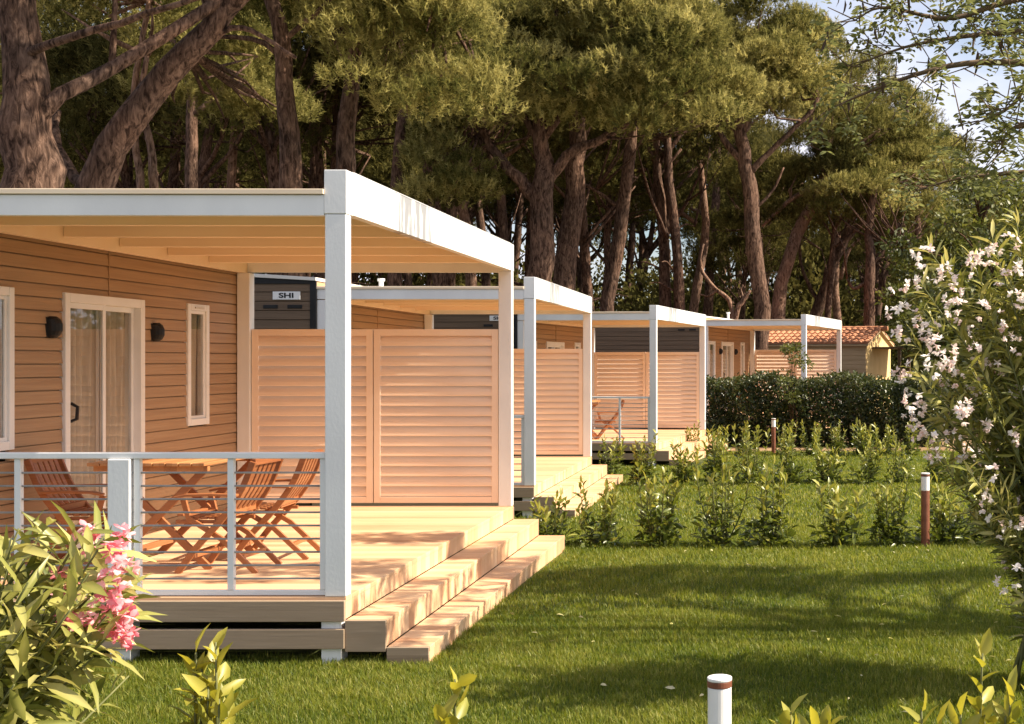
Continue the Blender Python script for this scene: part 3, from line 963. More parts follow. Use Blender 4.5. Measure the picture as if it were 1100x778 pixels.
# ------------------------------------------------------------------ young shrubs
def make_shrub(seed, h, spread, nst, leaf, per, mat, twig, tlo=0.0, thi=1.0, base_dense=0.35):
    rnd = np.random.default_rng(seed)
    P, D, T = [], [], []
    mb = MB()
    for s in range(nst):
        a = rnd.uniform(0, 2 * np.pi); lean = spread * rnd.uniform(0.15, 1.0)
        hh = h * rnd.uniform(0.55, 1.0) if s else h
        top = np.array([math.cos(a) * lean, math.sin(a) * lean, hh])
        b0 = np.array([math.cos(a) * 0.04, math.sin(a) * 0.04, 0])
        mid = (b0 + top) * 0.5 + np.array([math.cos(a), math.sin(a), 0]) * lean * 0.18
        pth = spline([b0, mid, top], 8)
        mb.tube([tuple(p) for p in pth], list(np.linspace(0.008, 0.003, 9) * (h / 0.7) ** 0.5), 5)
        k = int(per * hh / h)
        for j in range(k):
            t = (j + rnd.random()) / k
            t = 0.06 + 0.94 * t
            u = t * 8; i = min(int(u), 7)
            p = pth[i] * (1 - (u - i)) + pth[i + 1] * (u - i)
            az = j * 2.4 + rnd.normal(0, .4)
            el = 0.15 + 0.9 * t + rnd.normal(0, .25)
            d = np.array([math.cos(az) * math.cos(el), math.sin(az) * math.cos(el), math.sin(el)])
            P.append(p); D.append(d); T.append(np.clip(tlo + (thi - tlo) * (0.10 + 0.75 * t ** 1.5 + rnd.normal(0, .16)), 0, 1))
    # leafy skirt around the foot
    ks = int(per * nst * base_dense)
    for j in range(ks):
        a = rnd.uniform(0, 2 * np.pi); r = spread * 0.85 * math.sqrt(rnd.random()); z = h * 0.42 * rnd.random() * (1.1 - 0.5 * r / spread)
        P.append(np.array([math.cos(a) * r, math.sin(a) * r, z]))
        el = rnd.normal(0.4, .5)
        az = a + rnd.normal(0, .8)
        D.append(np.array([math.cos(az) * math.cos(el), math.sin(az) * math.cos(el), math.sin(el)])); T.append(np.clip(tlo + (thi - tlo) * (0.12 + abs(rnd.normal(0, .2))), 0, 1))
    root = empty('laurel_shrub', (0, 0, 0))
    mb.build('stem', twig, root, smooth=True)
    n = len(P)
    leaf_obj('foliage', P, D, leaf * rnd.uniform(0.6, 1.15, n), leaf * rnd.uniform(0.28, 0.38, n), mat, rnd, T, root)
    return root


shrubs = [make_shrub(11, 0.62, 0.29, 13, 0.13, 20, M['laurel'], M['greentwig']),
          make_shrub(12, 0.78, 0.31, 14, 0.13, 20, M['laurel'], M['greentwig']),
          make_shrub(13, 0.95, 0.26, 12, 0.13, 24, M['laurel'], M['greentwig'], base_dense=0.6),
          make_shrub(14, 0.55, 0.33, 13, 0.125, 19, M['laurel'], M['greentwig']),
          make_shrub(15, 1.0, 0.34, 12, 0.13, 21, M['laurel'], M['greentwig'], base_dense=0.5),
          make_shrub(16, 0.85, 0.25, 9, 0.13, 21, M['laurel'], M['greentwig'], base_dense=0.8)]
used = [False] * len(shrubs)
rows = [
    ('close row', [(592, 13.5, 3, .95), (645, 13.4, 1, .9), (707, 13.3, 2, .98), (775, 13.35, 4, .95), (828, 13.3, 5, 1.05), (899, 13.3, 0, 1.1), (957, 13.4, 2, .85), (1018, 13.6, 3, 1.2), (1062, 13.7, 4, .8), (1098, 13.3, 1, .9)]),
    ('middle row', [(655, 21.8, 1, .95), (692, 20.6, 2, .95), (734, 21.0, 0, 1.1), (771, 21.3, 2, 1.0), (806, 20.7, 4, 1.0), (846, 20.9, 5, 1.05), (889, 21.0, 3, 1.25), (931, 20.8, 1, 1.0), (966, 21.0, 4, .8), (1006, 21.2, 2, .9), (1046, 21.0, 0, 1.1)]),
    ('far row', [(744, 27.4, 2, .9), (772, 27.0, 0, 1.2), (800, 27.3, 5, .95), (845, 27.2, 4, .9), (872, 27.0, 1, 1.1), (899, 27.4, 2, .9), (926, 27.1, 3, 1.5), (952, 27.3, 1, 1.0), (978, 27.0, 5, 1.0)]),
]
ordw = ['first', 'second', 'third', 'fourth', 'fifth', 'sixth', 'seventh', 'eighth', 'ninth', 'tenth', 'eleventh']
look = {0: 'compact leafy', 1: 'bushy round', 2: 'tall narrow', 3: 'low spreading', 4: 'tall loose', 5: 'thin open'}
for ri, (rn, lst) in enumerate(rows):
    for i, (px, Y, k, sc) in enumerate(lst):
        o = shrubs[k] if not used[k] else copy_tree(shrubs[k])
        used[k] = True
        o.location = ((px - PX) / F * Y, Y, ground_z(Y) - 0.01)
        o.rotation_euler = (0, 0, random.uniform(0, 6.28)); sc *= (.95, .93, .82)[ri]; o.scale = (sc, sc, sc)
        tail = {0: 'in the row nearest the big steps', 1: 'in the middle row of the lawn', 2: 'in the row before the dark hedge'}[ri]
        tag(o, f'{look[k]} young laurel, {ordw[i]} from the terraces {tail}', 'shrub', 'young laurel shrubs in the lawn')

# yellow-green young shoots close to the camera, cut by the bottom of the frame
fore = [(228, 4.15, 0.95, 31, 13, 'young shrub with pale leaves below the grey deck beams'),
        (474, 4.1, 0.83, 32, 4, 'sparse young shrub tips on the lawn below the steps'),
        (868, 4.0, 0.76, 33, 4, 'short yellow green shoots beside the white topped bollard'),
        (1014, 4.2, 0.90, 34, 9, 'tall yellow green laurel shoots below the brown bollard'),
        (1096, 4.1, 0.78, 35, 4, 'yellow green shoot cut by the picture corner below the pale oleander')]
for px, Y, h, sd, ns, lab in fore:
    o = make_shrub(sd, h, 0.09 if sd != 34 else .14, ns, 0.115, 30, M['newleaf'], M['greentwig'], 0.05, 1.0, 0.25)
    o.location = ((px - PX) / F * Y, Y, ground_z(Y))
    tag(o, lab, 'shrub', 'young laurel shrubs by the camera')

# ------------------------------------------------------------------ hedge
def hedge():
    rnd = np.random.default_rng(21)
    root = empty('hedge', (0.9, 30.6, ground_z(30)))
    n = 15000
    Lx, Ly, Hh = 2.75, 0.75, 1.5
    u = rnd.uniform(-1, 1, n); v = rnd.uniform(-1, 1, n); w = rnd.random(n)
    face = rnd.random(n)
    x = u * Lx; y = np.where(face < 0.55, -1.0, np.where(face < 0.7, 1.0, v)) * Ly; z = np.where(face < 0.7, w, 1.0) * Hh
    bulge = 0.10 * np.sin(x * 4.1 + z * 3) + 0.08 * np.sin(x * 9.3 + 1.7 * z + y)
    y = y * (1 + bulge) + rnd.normal(0, .07, n)
    z = z * (1 + 0.05 * np.sin(x * 3.3) + 0.04 * np.sin(x * 8.1 + y * 3)) + rnd.normal(0, .045, n)
    P = np.stack([x, y, np.maximum(z, 0.02)], 1)
    D = rnd.normal(size=(n, 3)) + np.stack([0 * x, np.sign(y) * 0.5, 0.7 * np.ones(n)], 1)
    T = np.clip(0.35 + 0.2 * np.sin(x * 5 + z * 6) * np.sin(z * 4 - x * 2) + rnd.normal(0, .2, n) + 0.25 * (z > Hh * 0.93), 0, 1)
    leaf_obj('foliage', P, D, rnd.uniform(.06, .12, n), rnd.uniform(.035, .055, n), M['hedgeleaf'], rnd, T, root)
    mb = MB()
    for i in range(24):
        xx = -Lx + 0.1 + i * (2 * Lx - 0.2) / 23
        for s in range(3):
            mb.tube([(xx, rnd.uniform(-.3, .3), -0.05), (xx + rnd.normal(0, .12), rnd.uniform(-.5, .5), 0.8), (xx + rnd.normal(0, .2), rnd.uniform(-.6, .6), 1.4)], [0.018, 0.012, 0.005], 5)
    # dense twiggy heart of the hedge
    mb.build('stem', M['twig'], root)
    m = 9000
    P = np.stack([rnd.uniform(-Lx * .98, Lx * .98, m), rnd.uniform(-.6, .6, m), rnd.uniform(0.02, 1.42, m)], 1)
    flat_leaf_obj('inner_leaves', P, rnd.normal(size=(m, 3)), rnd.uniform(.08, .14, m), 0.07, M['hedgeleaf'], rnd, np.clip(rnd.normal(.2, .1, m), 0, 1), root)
    tag(root, 'dark clipped hedge in front of the smallest pergola', 'hedge')


hedge()

# ------------------------------------------------------------------ oleanders
def oleander(name, loc, stems, leaf, mat, flower_mat, label, seed, flowers, per=34, leafW=0.19):
    """stems: list of tip points (relative); flowers: list of cluster points"""
    rnd = np.random.default_rng(seed)
    root = empty(name, loc)
    mb = MB(); P, D, T = [], [], []
    for tip in stems:
        tip = np.array(tip, float)
        b = np.array([rnd.normal(0, .12), rnd.normal(0, .12), 0.0])
        mid = np.array([tip[0] * 0.35, tip[1] * 0.35, tip[2] * 0.62]) + rnd.normal(0, .04, 3)
        pth = spline([b, mid, tip], 12)
        L_ = np.linalg.norm(tip)
        mb.tube([tuple(p) for p in pth], list(np.linspace(0.013, 0.003, 13)), 5)
        k = int(per * max(.6, min(1.6, L_ / 1.6)))
        for j in range(k):
            t = 0.25 + 0.75 * ((j + rnd.random()) / k) ** 0.75
            u = min(t, 0.999) * 12; i = int(u)
            p = pth[i] * (1 - (u - i)) + pth[i + 1] * (u - i)
            tg = pth[i + 1] - pth[i]; tg = tg / np.linalg.norm(tg)
            az = j * 2.09 + rnd.normal(0, .3)
            r = rnd.normal(size=3); side = np.cross(tg, r); side /= np.linalg.norm(side)
            d = tg * rnd.uniform(0.35, 1.0) + side * rnd.uniform(.5, 1.0)
            P.append(p); D.append(d); T.append(np.clip(0.15 + 0.5 * t ** 2 * rnd.uniform(0.5, 1.4) + rnd.normal(0, .15), 0, 1))
    mb.build('stem', M['greentwig'], root, smooth=True)
    n = len(P)
    leaf_obj('foliage', P, D, leaf * rnd.uniform(0.65, 1.2, n), leaf * leafW * rnd.uniform(0.75, 1.2, n), mat, rnd, T, root, fold=0.18, droop=0.22)
    # blossoms: five-petalled flowers gathered in loose heads
    for (c, rad, cnt) in flowers:
        Pf, Df, Tf = [], [], []
        for q in range(max(4, int(cnt * rnd.uniform(.5, 1.25)))):
            o_ = rnd.normal(size=3); o_ /= np.linalg.norm(o_); o_[2] = o_[2] * 1.1 + 0.15
            fc = np.array(c) + o_ * rad * rnd.uniform(.4, 1.25)
            ax = o_ + rnd.normal(0, .4, 3); ax /= np.linalg.norm(ax)
            e1 = np.cross(ax, [0.3, 0.2, 0.9]); e1 /= np.linalg.norm(e1); e2 = np.cross(ax, e1)
            tt = rnd.random()
            for k in range(5):
                th = 2 * math.pi * k / 5 + tt
                Pf.append(fc); Df.append(e1 * math.cos(th) + e2 * math.sin(th) + ax * rnd.uniform(.2, .7)); Tf.append(np.clip(tt + rnd.normal(0, .15), 0, 1))
        leaf_obj('flower_head', Pf, Df, 0.027 * rnd.uniform(.8, 1.15), 0.021, flower_mat, rnd, Tf, root, fold=-0.15, droop=0.25)
    tag(root, label, 'oleander', 'flowering oleanders')
    return root


rnd = np.random.default_rng(5)
bx, by = -2.72, 4.15
gz = ground_z(4)
# --- pink one at the left
tips = []
for px, py, Y in [(20, 552, 4.0), (50, 548, 4.15), (88, 556, 4.1), (105, 575, 4.0), (112, 560, 4.2), (95, 600, 3.9), (118, 600, 4.1), (120, 640, 4.0), (125, 622, 4.1), (100, 660, 3.9), (112, 672, 3.9), (75, 640, 3.8), (60, 700, 3.8), (70, 665, 4.0), (30, 610, 3.8), (25, 660, 3.75), (15, 720, 3.75), (40, 590, 4.2), (75, 580, 4.3), (100, 690, 3.95), (30, 758, 3.7), (10, 590, 4.0), (60, 615, 4.1), (5, 700, 3.9)]:
    p = at(px, py + 16, Y); tips.append((p.x - bx, p.y - by, p.z - gz))
for k in range(60):
    a = rnd.uniform(0, 6.28); r = 0.75 * math.sqrt(rnd.random()); z = 1.42 - 0.55 * r + rnd.normal(0, .12)
    x, y = r * math.cos(a), r * math.sin(a)
    if x > 0.42: x = 0.42 - rnd.random() * .3
    tips.append((x, y, max(.35, z - 0.22)))
fl = []
for px, py, Y in [(124, 570, 4.1), (118, 580, 4.05), (128, 600, 4.1), (122, 612, 4.05), (126, 625, 4.15), (124, 645, 4.0), (112, 638, 4.1), (130, 662, 4.05), (126, 673, 4.0), (134, 660, 4.1), (84, 564, 4.2), (80, 652, 4.05), (100, 650, 4.1), (70, 645, 4.1), (115, 655, 4.0), (62, 612, 4.2)]:
    p = at(px + 4, py + 14, Y - .08); fl.append(((p.x - bx, p.y - by, p.z - gz), 0.034, 8))
oleander('oleander_bush', (bx, by, gz), tips, 0.175, M['oleander'], M['pink'], 'oleander bush with deep pink blossoms in front of the railed terrace', 3, fl, 30, 0.17)

# --- pale one at the right
bx, by = 1.57, 7.35
gz = ground_z(7)
tips, fl = [], []
edge = [(983, 300), (990, 262), (1010, 280), (1035, 268), (1060, 252), (1085, 228), (1098, 245), (985, 330), (968, 355), (975, 390), (985, 420), (1000, 460), (1010, 500), (1040, 515), (1060, 560), (1085, 600), (1095, 640), (1020, 340), (1040, 380), (1030, 430), (1055, 470), (1050, 310), (1075, 290), (1090, 350), (1080, 420), (1070, 350), (1098, 480), (1015, 390), (1100, 540), (1095, 300), (1085, 640), (1105, 660), (1090, 575), (1110, 600), (1075, 545), (1120, 690), (1100, 620)]
for px, py in edge:
    Y = 7.3 + rnd.normal(0, .2); p = at(px + 6, py + 4, Y); tips.append((p.x - bx, p.y - by, p.z - gz))
for k in range(115):
    a = rnd.uniform(0, 6.28); cz = rnd.uniform(-.8, 1); rr = math.sqrt(max(0, 1 - cz * cz)) * rnd.uniform(.55, .95)
    x, y, z = 0.9 * rr * math.cos(a), 0.87 * rr * math.sin(a), 1.60 + 0.98 * cz
    tips.append((x, y, max(.5, z)))
for px, py in [(993, 272), (988, 300), (967, 308), (963, 335), (1045, 285), (1050, 278), (1015, 295), (1022, 312), (985, 345), (970, 360), (966, 400), (968, 418), (978, 432), (985, 440), (1010, 370), (1020, 385), (1000, 395), (1035, 350), (1055, 330), (1045, 375), (1075, 300), (1092, 290), (1080, 345), (1090, 370), (1075, 390), (1050, 420), (1035, 440), (1090, 420), (1060, 455), (1020, 470), (1005, 490), (1040, 500), (1065, 510), (1088, 470), (1085, 540), (1060, 540), (1078, 600), (1092, 620), (1076, 633), (1095, 320), (1025, 330), (930, 470), (935, 485), (1070, 565), (1095, 560), (1050, 395), (1010, 420), (1085, 265), (1065, 270), (1030, 405)]:
    Y = 7.05 + rnd.normal(0, .18)
    if px < 950: continue
    p = at(px, py, Y); fl.append(((p.x - bx, p.y - by, p.z - gz), 0.05, 7))
for k in range(20):
    a = rnd.uniform(0, 6.28); cz = rnd.uniform(-.5, 1); rr = math.sqrt(max(0, 1 - cz * cz))
    fl.append(((0.92 * rr * math.cos(a), 0.87 * rr * math.sin(a), 1.60 + 0.98 * cz), 0.055, 12))
oleander('oleander_bush', (bx, by, gz), tips, 0.135, M['oleander'], M['pale'], 'tall oleander bush with pale pink blossoms beside the brown bollard', 4, fl, 46, 0.17)

# ------------------------------------------------------------------ pines
def crown_arrays(clumps, rnd, dens=60, nn=12, L_=0.2, W_=0.02, flat=0.7):
    """bottle-brush shoots on the skin of each clump"""
    P, D, T, LL = [], [], [], []
    for (cx, cy, cz, r) in clumps:
        n = max(10, int(dens * r * r * 2.6))
        d = unit(rnd.normal(size=(n, 3)))
        d[:, 2] = np.where(d[:, 2] < -0.3, -d[:, 2], d[:, 2])
        ph = rnd.uniform(0, 6.28, 3)
        lump = 1 + 0.2 * np.sin(d[:, 0] * 5 + ph[0]) * np.sin(d[:, 1] * 5 + ph[1]) + .12 * np.sin(d[:, 2] * 7 + ph[2])
        rad = r * (0.7 + 0.3 * rnd.random(n) ** 0.5) * lump
        p = np.array([cx, cy, cz]) + d * rad[:, None] * np.array([1, 1, flat])
        ax = unit(d * 0.55 + np.array([0, 0, 0.75]) + rnd.normal(0, .28, (n, 3)))
        base_t = np.clip(0.45 + 0.24 * rnd.normal() + 0.2 * rnd.normal(size=n) + .12 * (lump - 1) / .2, 0, 1)
        a2 = np.repeat(ax, nn, 0)
        rd = unit(rnd.normal(size=(n * nn, 3)))
        dd = unit(a2 * 0.75 + rd * 0.75)
        ln = L_ * 1.9 * rnd.uniform(.6, 1.2, n)
        pp = np.repeat(p, nn, 0) + a2 * (rnd.random(n * nn) * np.repeat(ln, nn))[:, None]
        P.append(pp); D.append(dd); T.append(np.clip(np.repeat(base_t, nn) + rnd.normal(0, .06, n * nn), 0, 1))
        LL.append(L_ * rnd.uniform(.6, 1.1, n * nn))
    return np.concatenate(P), np.concatenate(D), np.concatenate(T), np.concatenate(LL)


def dome_clumps(rnd, c, Rx, Ry, H, n, rmin=.6, rmax=1.1, under=0.25):
    out = []
    for i in range(n):
        a = rnd.uniform(0, 2 * np.pi); q = math.sqrt(rnd.random())
        z = math.sqrt(max(0, 1 - q * q)) * H
        if rnd.random() < under: z *= rnd.uniform(-.1, .6)
        wob = 1 + 0.12 * math.sin(3 * a + c[0]) + 0.08 * math.sin(5 * a)
        out.append((c[0] + Rx * q * wob * math.cos(a), c[1] + Ry * q * wob * math.sin(a), c[2] + z + rnd.normal(0, .15), rnd.uniform(rmin, rmax)))
    return out


def pine(paths, clumps, loc, seed, label, name='pine_tree', bark='bark', needles='needles', dens=105, nn=17, L_=0.13, W_=0.019, group=None, cat='pine', twigs=40, flat=.7):
    """paths: list of polylines [(x,y,z,r), ...] relative to loc"""
    rnd = np.random.default_rng(seed)
    root = empty(name, loc)
    mb = MB()
    for k, pth in enumerate(paths):
        m = 16 if k == 0 else 10
        sp = spline(pth, m)
        sp[1:-1, :3] += rnd.normal(0, 1, (m - 1, 3)) * sp[1:-1, 3:4] * 0.16
        mb.tube([tuple(p[:3]) for p in sp], [max(.01, p[3]) for p in sp], 14 if k == 0 else 8, 0.07, seed + k)
    # twigs into the foliage
    ends = [np.array(p[-1][:3]) for p in paths] + [np.array(p[len(p) // 2][:3]) for p in paths[1:]]
    if clumps:
        idx = rnd.permutation(len(clumps))[:twigs]
        for i in idx:
            c = np.array(clumps[i][:3])
            e = min(ends, key=lambda q: np.linalg.norm(q - c) + (2 if q[2] > c[2] else 0))
            md = (e + c) / 2 + rnd.normal(0, .15, 3) + np.array([0, 0, -.15])
            mb.tube([tuple(e), tuple(md), tuple(c)], [.05, .032, .012], 5)
    mb.build('trunk', M[bark], root, smooth=True)
    if clumps:
        P, D, T, LL = crown_arrays(clumps, rnd, dens, nn, L_, W_, flat)
        needle_obj('crown', P, D, LL, W_, M[needles], rnd, T, root)
    return tag(root, label, cat, group)


def hero(label, trunk, limbs, crown, seed, Y, **kw):
    """trunk/limbs in photo pixels at depth Y (+dy): (px, py, diameter in pixels, dy); crown: list of domes (px, py, half width px, height px, n, dy) """
    b = at(trunk[0][0], trunk[0][1], Y)
    loc = Vector((b.x, Y, ground_z(Y)))
    def conv(t):
        px, py, dpx = t[:3]; dy = t[3] if len(t) > 3 else 0
        p = at(px, py, Y + dy) - loc
        return (p.x, p.y, p.z, dpx / 2 / F * Y)
    tr = [conv(t) for t in trunk]
    r0 = tr[0][3]
    if tr[0][2] > 0.1:
        tr = [(tr[0][0] - (tr[1][0] - tr[0][0]) * 0.2, 0, -0.1, r0 * 1.15)] + tr
    paths = [tr] + [[conv(t) for t in l] for l in limbs]
    rnd = np.random.default_rng(seed + 100)
    cl = []
    for (px, py, hw, hh, n, dy, rm) in crown:
        c = at(px, py, Y + dy) - loc
        k = (Y + dy) / F
        cl += dome_clumps(rnd, (c.x, c.y, c.z), hw * k, hw * k * .9, hh * k, n, rm * .7, rm * 1.2)
    return pine(paths, cl, loc, seed, label, **kw)


# the big trunks at the left behind the closest cabin (crowns largely above the picture)
hero('massive pine trunk at the picture edge behind the closest cabin roof',
     [(24, 330, 72), (27, 204, 60), (27, 110, 46), (19, 20, 37), (14, -80, 32), (20, -220, 24)],
     [[(38, 130, 22), (58, 108, 17), (120, 72, 15, .6), (210, 18, 14, 1.2), (300, -50, 10, 2)], [(26, 60, 12), (60, 45, 9, -.4), (150, 18, 7, -1), (260, -20, 5, -1.5)],
      [(20, -40, 18), (-60, -120, 12), (-140, -170, 8)], [(18, -120, 16), (80, -180, 11), (150, -220, 7)]],
     [(20, -200, 330, 160, 46, 0, .95), (250, -60, 130, 60, 10, 2, .8)], 41, 17.0, group='large pines behind the cabins')
hero('thick pine trunk leaning strongly over the closest cabin roof',
     [(80, 300, 40), (100, 204, 35), (138, 130, 32), (185, 75, 28), (232, 22, 25), (270, -20, 21), (330, -90, 15)],
     [[(128, 150, 18), (88, 196, 13, .5), (60, 150, 10, 1), (62, 120, 8, 1.4)], [(250, 5, 14), (310, -40, 10), (380, -90, 7)], [(230, 20, 12), (200, -60, 9), (180, -140, 6)], [(210, 48, 8), (260, 30, 6), (318, 62, 4)]],
     [(290, -130, 260, 140, 44, 0, .95)], 42, 18.5, group='large pines behind the cabins')
hero('straight reddish pine trunk rising behind the closest cabin roof',
     [(313, 300, 28), (313, 200, 24), (310, 120, 20), (303, 50, 17), (292, -10, 15), (285, -90, 11)],
     [[(308, 70, 8), (280, 45, 6), (225, 40, 4), (200, 55, 3)], [(303, 45, 7), (345, 10, 5), (380, -30, 4)], [(295, 5, 8), (250, -30, 6), (220, -70, 4)]],
     [(280, -80, 190, 90, 34, 0, .9), (225, 110, 62, 75, 24, 5, .55), (272, 130, 45, 50, 16, 6, .5)], 43, 24.0, group='large pines behind the cabins')
hero('slim pine trunk above the corner of the largest pergola',
     [(366, 300, 24), (370, 195, 21), (376, 110, 18), (383, 40, 15), (388, -40, 12)],
     [[(374, 70, 7), (355, 35, 5), (330, 5, 4)], [(384, 30, 7), (420, 15, 5), (470, -5, 4)], [(386, 0, 6), (350, -40, 4)]],
     [(385, 50, 105, 90, 36, 1, .65), (445, 120, 70, 110, 34, -1, .6)], 44, 25.0, group='large pines behind the cabins')
hero('two slim pale stems close together behind the closest cabin',
     [(150, 320, 9), (152, 204, 8), (143, 130, 7), (150, 60, 6), (160, 0, 5)], [[(166, 204, 9), (160, 150, 8), (150, 110, 7), (158, 60, 5)], [(152, 120, 5), (175, 95, 4), (190, 60, 3)]],
     [(140, 30, 80, 60, 14, 1, .7)], 45, 26.0, bark='bark_pale', group='large pines behind the cabins')
# the broad crowned pine in the middle
hero('broad pine with a great rounded sunlit crown and forked trunk, middle of the row',
     [(576, 400, 30), (578, 300, 27), (584, 210, 24), (583, 165, 18), (578, 130, 14), (575, 80, 10)],
     [[(577, 215, 16), (545, 178, 12), (515, 140, 10), (490, 85, 7)], [(586, 195, 16), (612, 165, 11), (650, 148, 9), (690, 120, 6)], [(583, 160, 9), (560, 120, 8), (520, 60, 6)], [(584, 150, 8), (615, 105, 7), (650, 50, 5)], [(580, 120, 8), (590, 60, 6), (600, 0, 4)]],
     [(650, 118, 122, 118, 84, 0, .8), (712, 135, 62, 105, 36, -1.5, .7), (548, 120, 78, 95, 40, -.5, .7), (490, 225, 44, 95, 26, -.6, .55), (600, 30, 130, 60, 30, 2, .9)], 46, 36.0, dens=90, L_=.15, W_=.024, twigs=60, group='large pines behind the cabins')
hero('thick grey pine trunk close behind the forked trunk in the middle',
     [(600, 400, 27), (606, 300, 25), (616, 220, 22), (620, 165, 20), (622, 90, 16), (620, 0, 12)],
     [[(621, 150, 9), (650, 110, 7), (690, 60, 5)], [(622, 100, 8), (590, 50, 6), (570, 0, 4)]],
     [(610, 60, 140, 90, 40, 0, .9)], 47, 40.0, group='large pines behind the cabins')
hero('slim pine trunk leaning towards the lone chair, between second and third pergola',
     [(644, 420, 18), (655, 310, 15), (668, 230, 14), (677, 165, 13), (680, 100, 10), (690, 40, 8)],
     [[(668, 225, 5), (640, 205, 4), (610, 190, 3)], [(679, 130, 7), (710, 90, 5), (740, 60, 4)]],
     [(700, 120, 80, 100, 36, 0, .85)], 48, 44.0, group='large pines behind the cabins')
hero('tall pine with narrow rounded crown and bare trunk in front of the tiled cabin',
     [(821, 420, 20), (815, 320, 18), (808, 240, 17), (802, 185, 16), (795, 140, 13), (788, 90, 9)],
     [[(803, 180, 10), (778, 150, 7), (768, 125, 5)], [(803, 190, 8), (830, 160, 6), (862, 130, 5), (880, 105, 4)], [(797, 145, 8), (812, 110, 6), (830, 70, 4)], [(797, 150, 7), (772, 110, 5), (770, 70, 4)], [(806, 230, 4), (830, 205, 3), (842, 180, 2)]],
     [(822, 108, 58, 100, 54, 0, .72), (796, 125, 42, 75, 24, -.5, .6), (852, 105, 40, 70, 22, 1.0, .65)], 49, 41.0, dens=90, L_=.15, W_=.024, group='large pines behind the cabins')
hero('pale pine leaning with fanned bare branches behind the tiled cabin',
     [(832, 400, 18), (838, 320, 15), (850, 270, 14), (868, 230, 13), (885, 190, 10), (893, 140, 7)],
     [[(880, 198, 7), (850, 214, 5), (819, 243, 3)], [(872, 222, 6), (895, 205, 5), (915, 190, 3)], [(884, 192, 7), (910, 165, 5), (945, 140, 4)], [(886, 185, 6), (870, 140, 5), (880, 100, 4)]],
     [(920, 195, 66, 118, 50, 0, .85), (885, 150, 50, 105, 28, 2, .8), (975, 205, 40, 85, 24, 1, .7)], 50, 52.0, bark='bark_pale', group='large pines behind the cabins')
hero('dark pine trunk bending over the tiled roof',
     [(868, 400, 14), (880, 330, 13), (895, 285, 12), (908, 255, 10), (925, 200, 8)],
     [[(905, 262, 6), (935, 230, 5), (960, 205, 3)], [(880, 325, 5), (862, 290, 4), (858, 250, 3)]],
     [(950, 220, 60, 85, 32, 0, .8)], 51, 56.0, group='large pines behind the cabins')
hero('short pine trunk with broken pale boughs right of the tiled roof',
     [(934, 420, 13), (934, 340, 12), (935, 290, 11), (934, 245, 9), (940, 200, 7)],
     [[(935, 300, 5), (918, 310, 4), (910, 300, 3)], [(935, 285, 5), (955, 265, 4), (965, 258, 3)], [(936, 310, 4), (955, 318, 3), (962, 312, 2)]],
     [(965, 238, 55, 70, 26, 2, .75), (925, 235, 50, 36, 14, 0, .65)], 52, 50.0, group='large pines behind the cabins')
for i, (px, py, dpx, tx, Y, lab) in enumerate([
        (715, 330, 13, 705, 50, 'dark upright pine trunk behind the third pergola'),
        (745, 330, 10, 752, 58, 'thin pine trunk above the middle of the third pergola'),
        (540, 300, 11, 520, 44, 'thin pine trunk leaning away from the largest pergola corner'),
        (472, 270, 14, 455, 40, 'slim pine trunk above the fascia of the largest pergola'),
        (505, 285, 12, 470, 46, 'slender pine trunk leaning over the largest fascia'),
        (425, 220, 13, 440, 36, 'slender pine trunk just past the stained fascia'),
        (205, 220, 14, 200, 34, 'dark pine trunk between the leaning trunk and the straight reddish one'),
        (245, 220, 10, 255, 40, 'thin dark pine trunk close to the straight reddish one'),
        (345, 220, 9, 340, 42, 'thin pine trunk between the reddish and the slim trunk'),
        (760, 330, 11, 772, 66, 'dark pine trunk over the joint of third and fourth pergola'),
        (905, 390, 10, 900, 66, 'thin pine trunk above the tiled ridge'),
        (975, 430, 12, 985, 60, 'pine trunk behind the pale oleander blossoms')]):
    rnd = np.random.default_rng(200 + i)
    hero(lab, [(px, py + 90, dpx * 1.15), (px, py, dpx), ((px + tx) / 2 + rnd.normal(0, 5), py - 80, dpx * .85), (tx, py - 160, dpx * .7), (tx + rnd.normal(0, 10), py - 240, dpx * .5)],
         [[((px + tx) / 2, py - 90, dpx * .5), (px + rnd.normal(0, 25), py - 130, dpx * .35), (px + rnd.normal(0, 60), py - 170, dpx * .22)],
          [(tx, py - 150, dpx * .5), (tx + 30, py - 190, dpx * .35), (tx + 60, py - 220, dpx * .2)], [(tx, py - 155, dpx * .5), (tx - 30, py - 200, dpx * .35), (tx - 55, py - 220, dpx * .2)]],
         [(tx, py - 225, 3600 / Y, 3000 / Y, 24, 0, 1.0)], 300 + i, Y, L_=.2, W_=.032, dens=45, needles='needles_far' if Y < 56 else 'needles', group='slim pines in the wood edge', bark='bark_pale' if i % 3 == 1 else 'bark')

for lab, Y, tr, lb in (
        ('curved pale dead stem without needles above the third pergola', 47.0, [(778, 400, 5), (786, 330, 5), (770, 312, 4), (756, 295, 4), (752, 280, 3), (756, 262, 2)], [[(770, 312, 3), (760, 318, 2), (752, 316, 1.5)]]),
        ('broken pale dead stem leaning just above the fourth pergola roof', 47.0, [(786, 400, 6), (790, 340, 6), (799, 322, 5), (806, 312, 3)], [[(799, 322, 3), (796, 312, 2), (798, 306, 1.5)]])):
    hero(lab, tr, lb, [], 600 + len(tr), Y, name='dead_tree', cat='dead tree', bark='bark_pale')

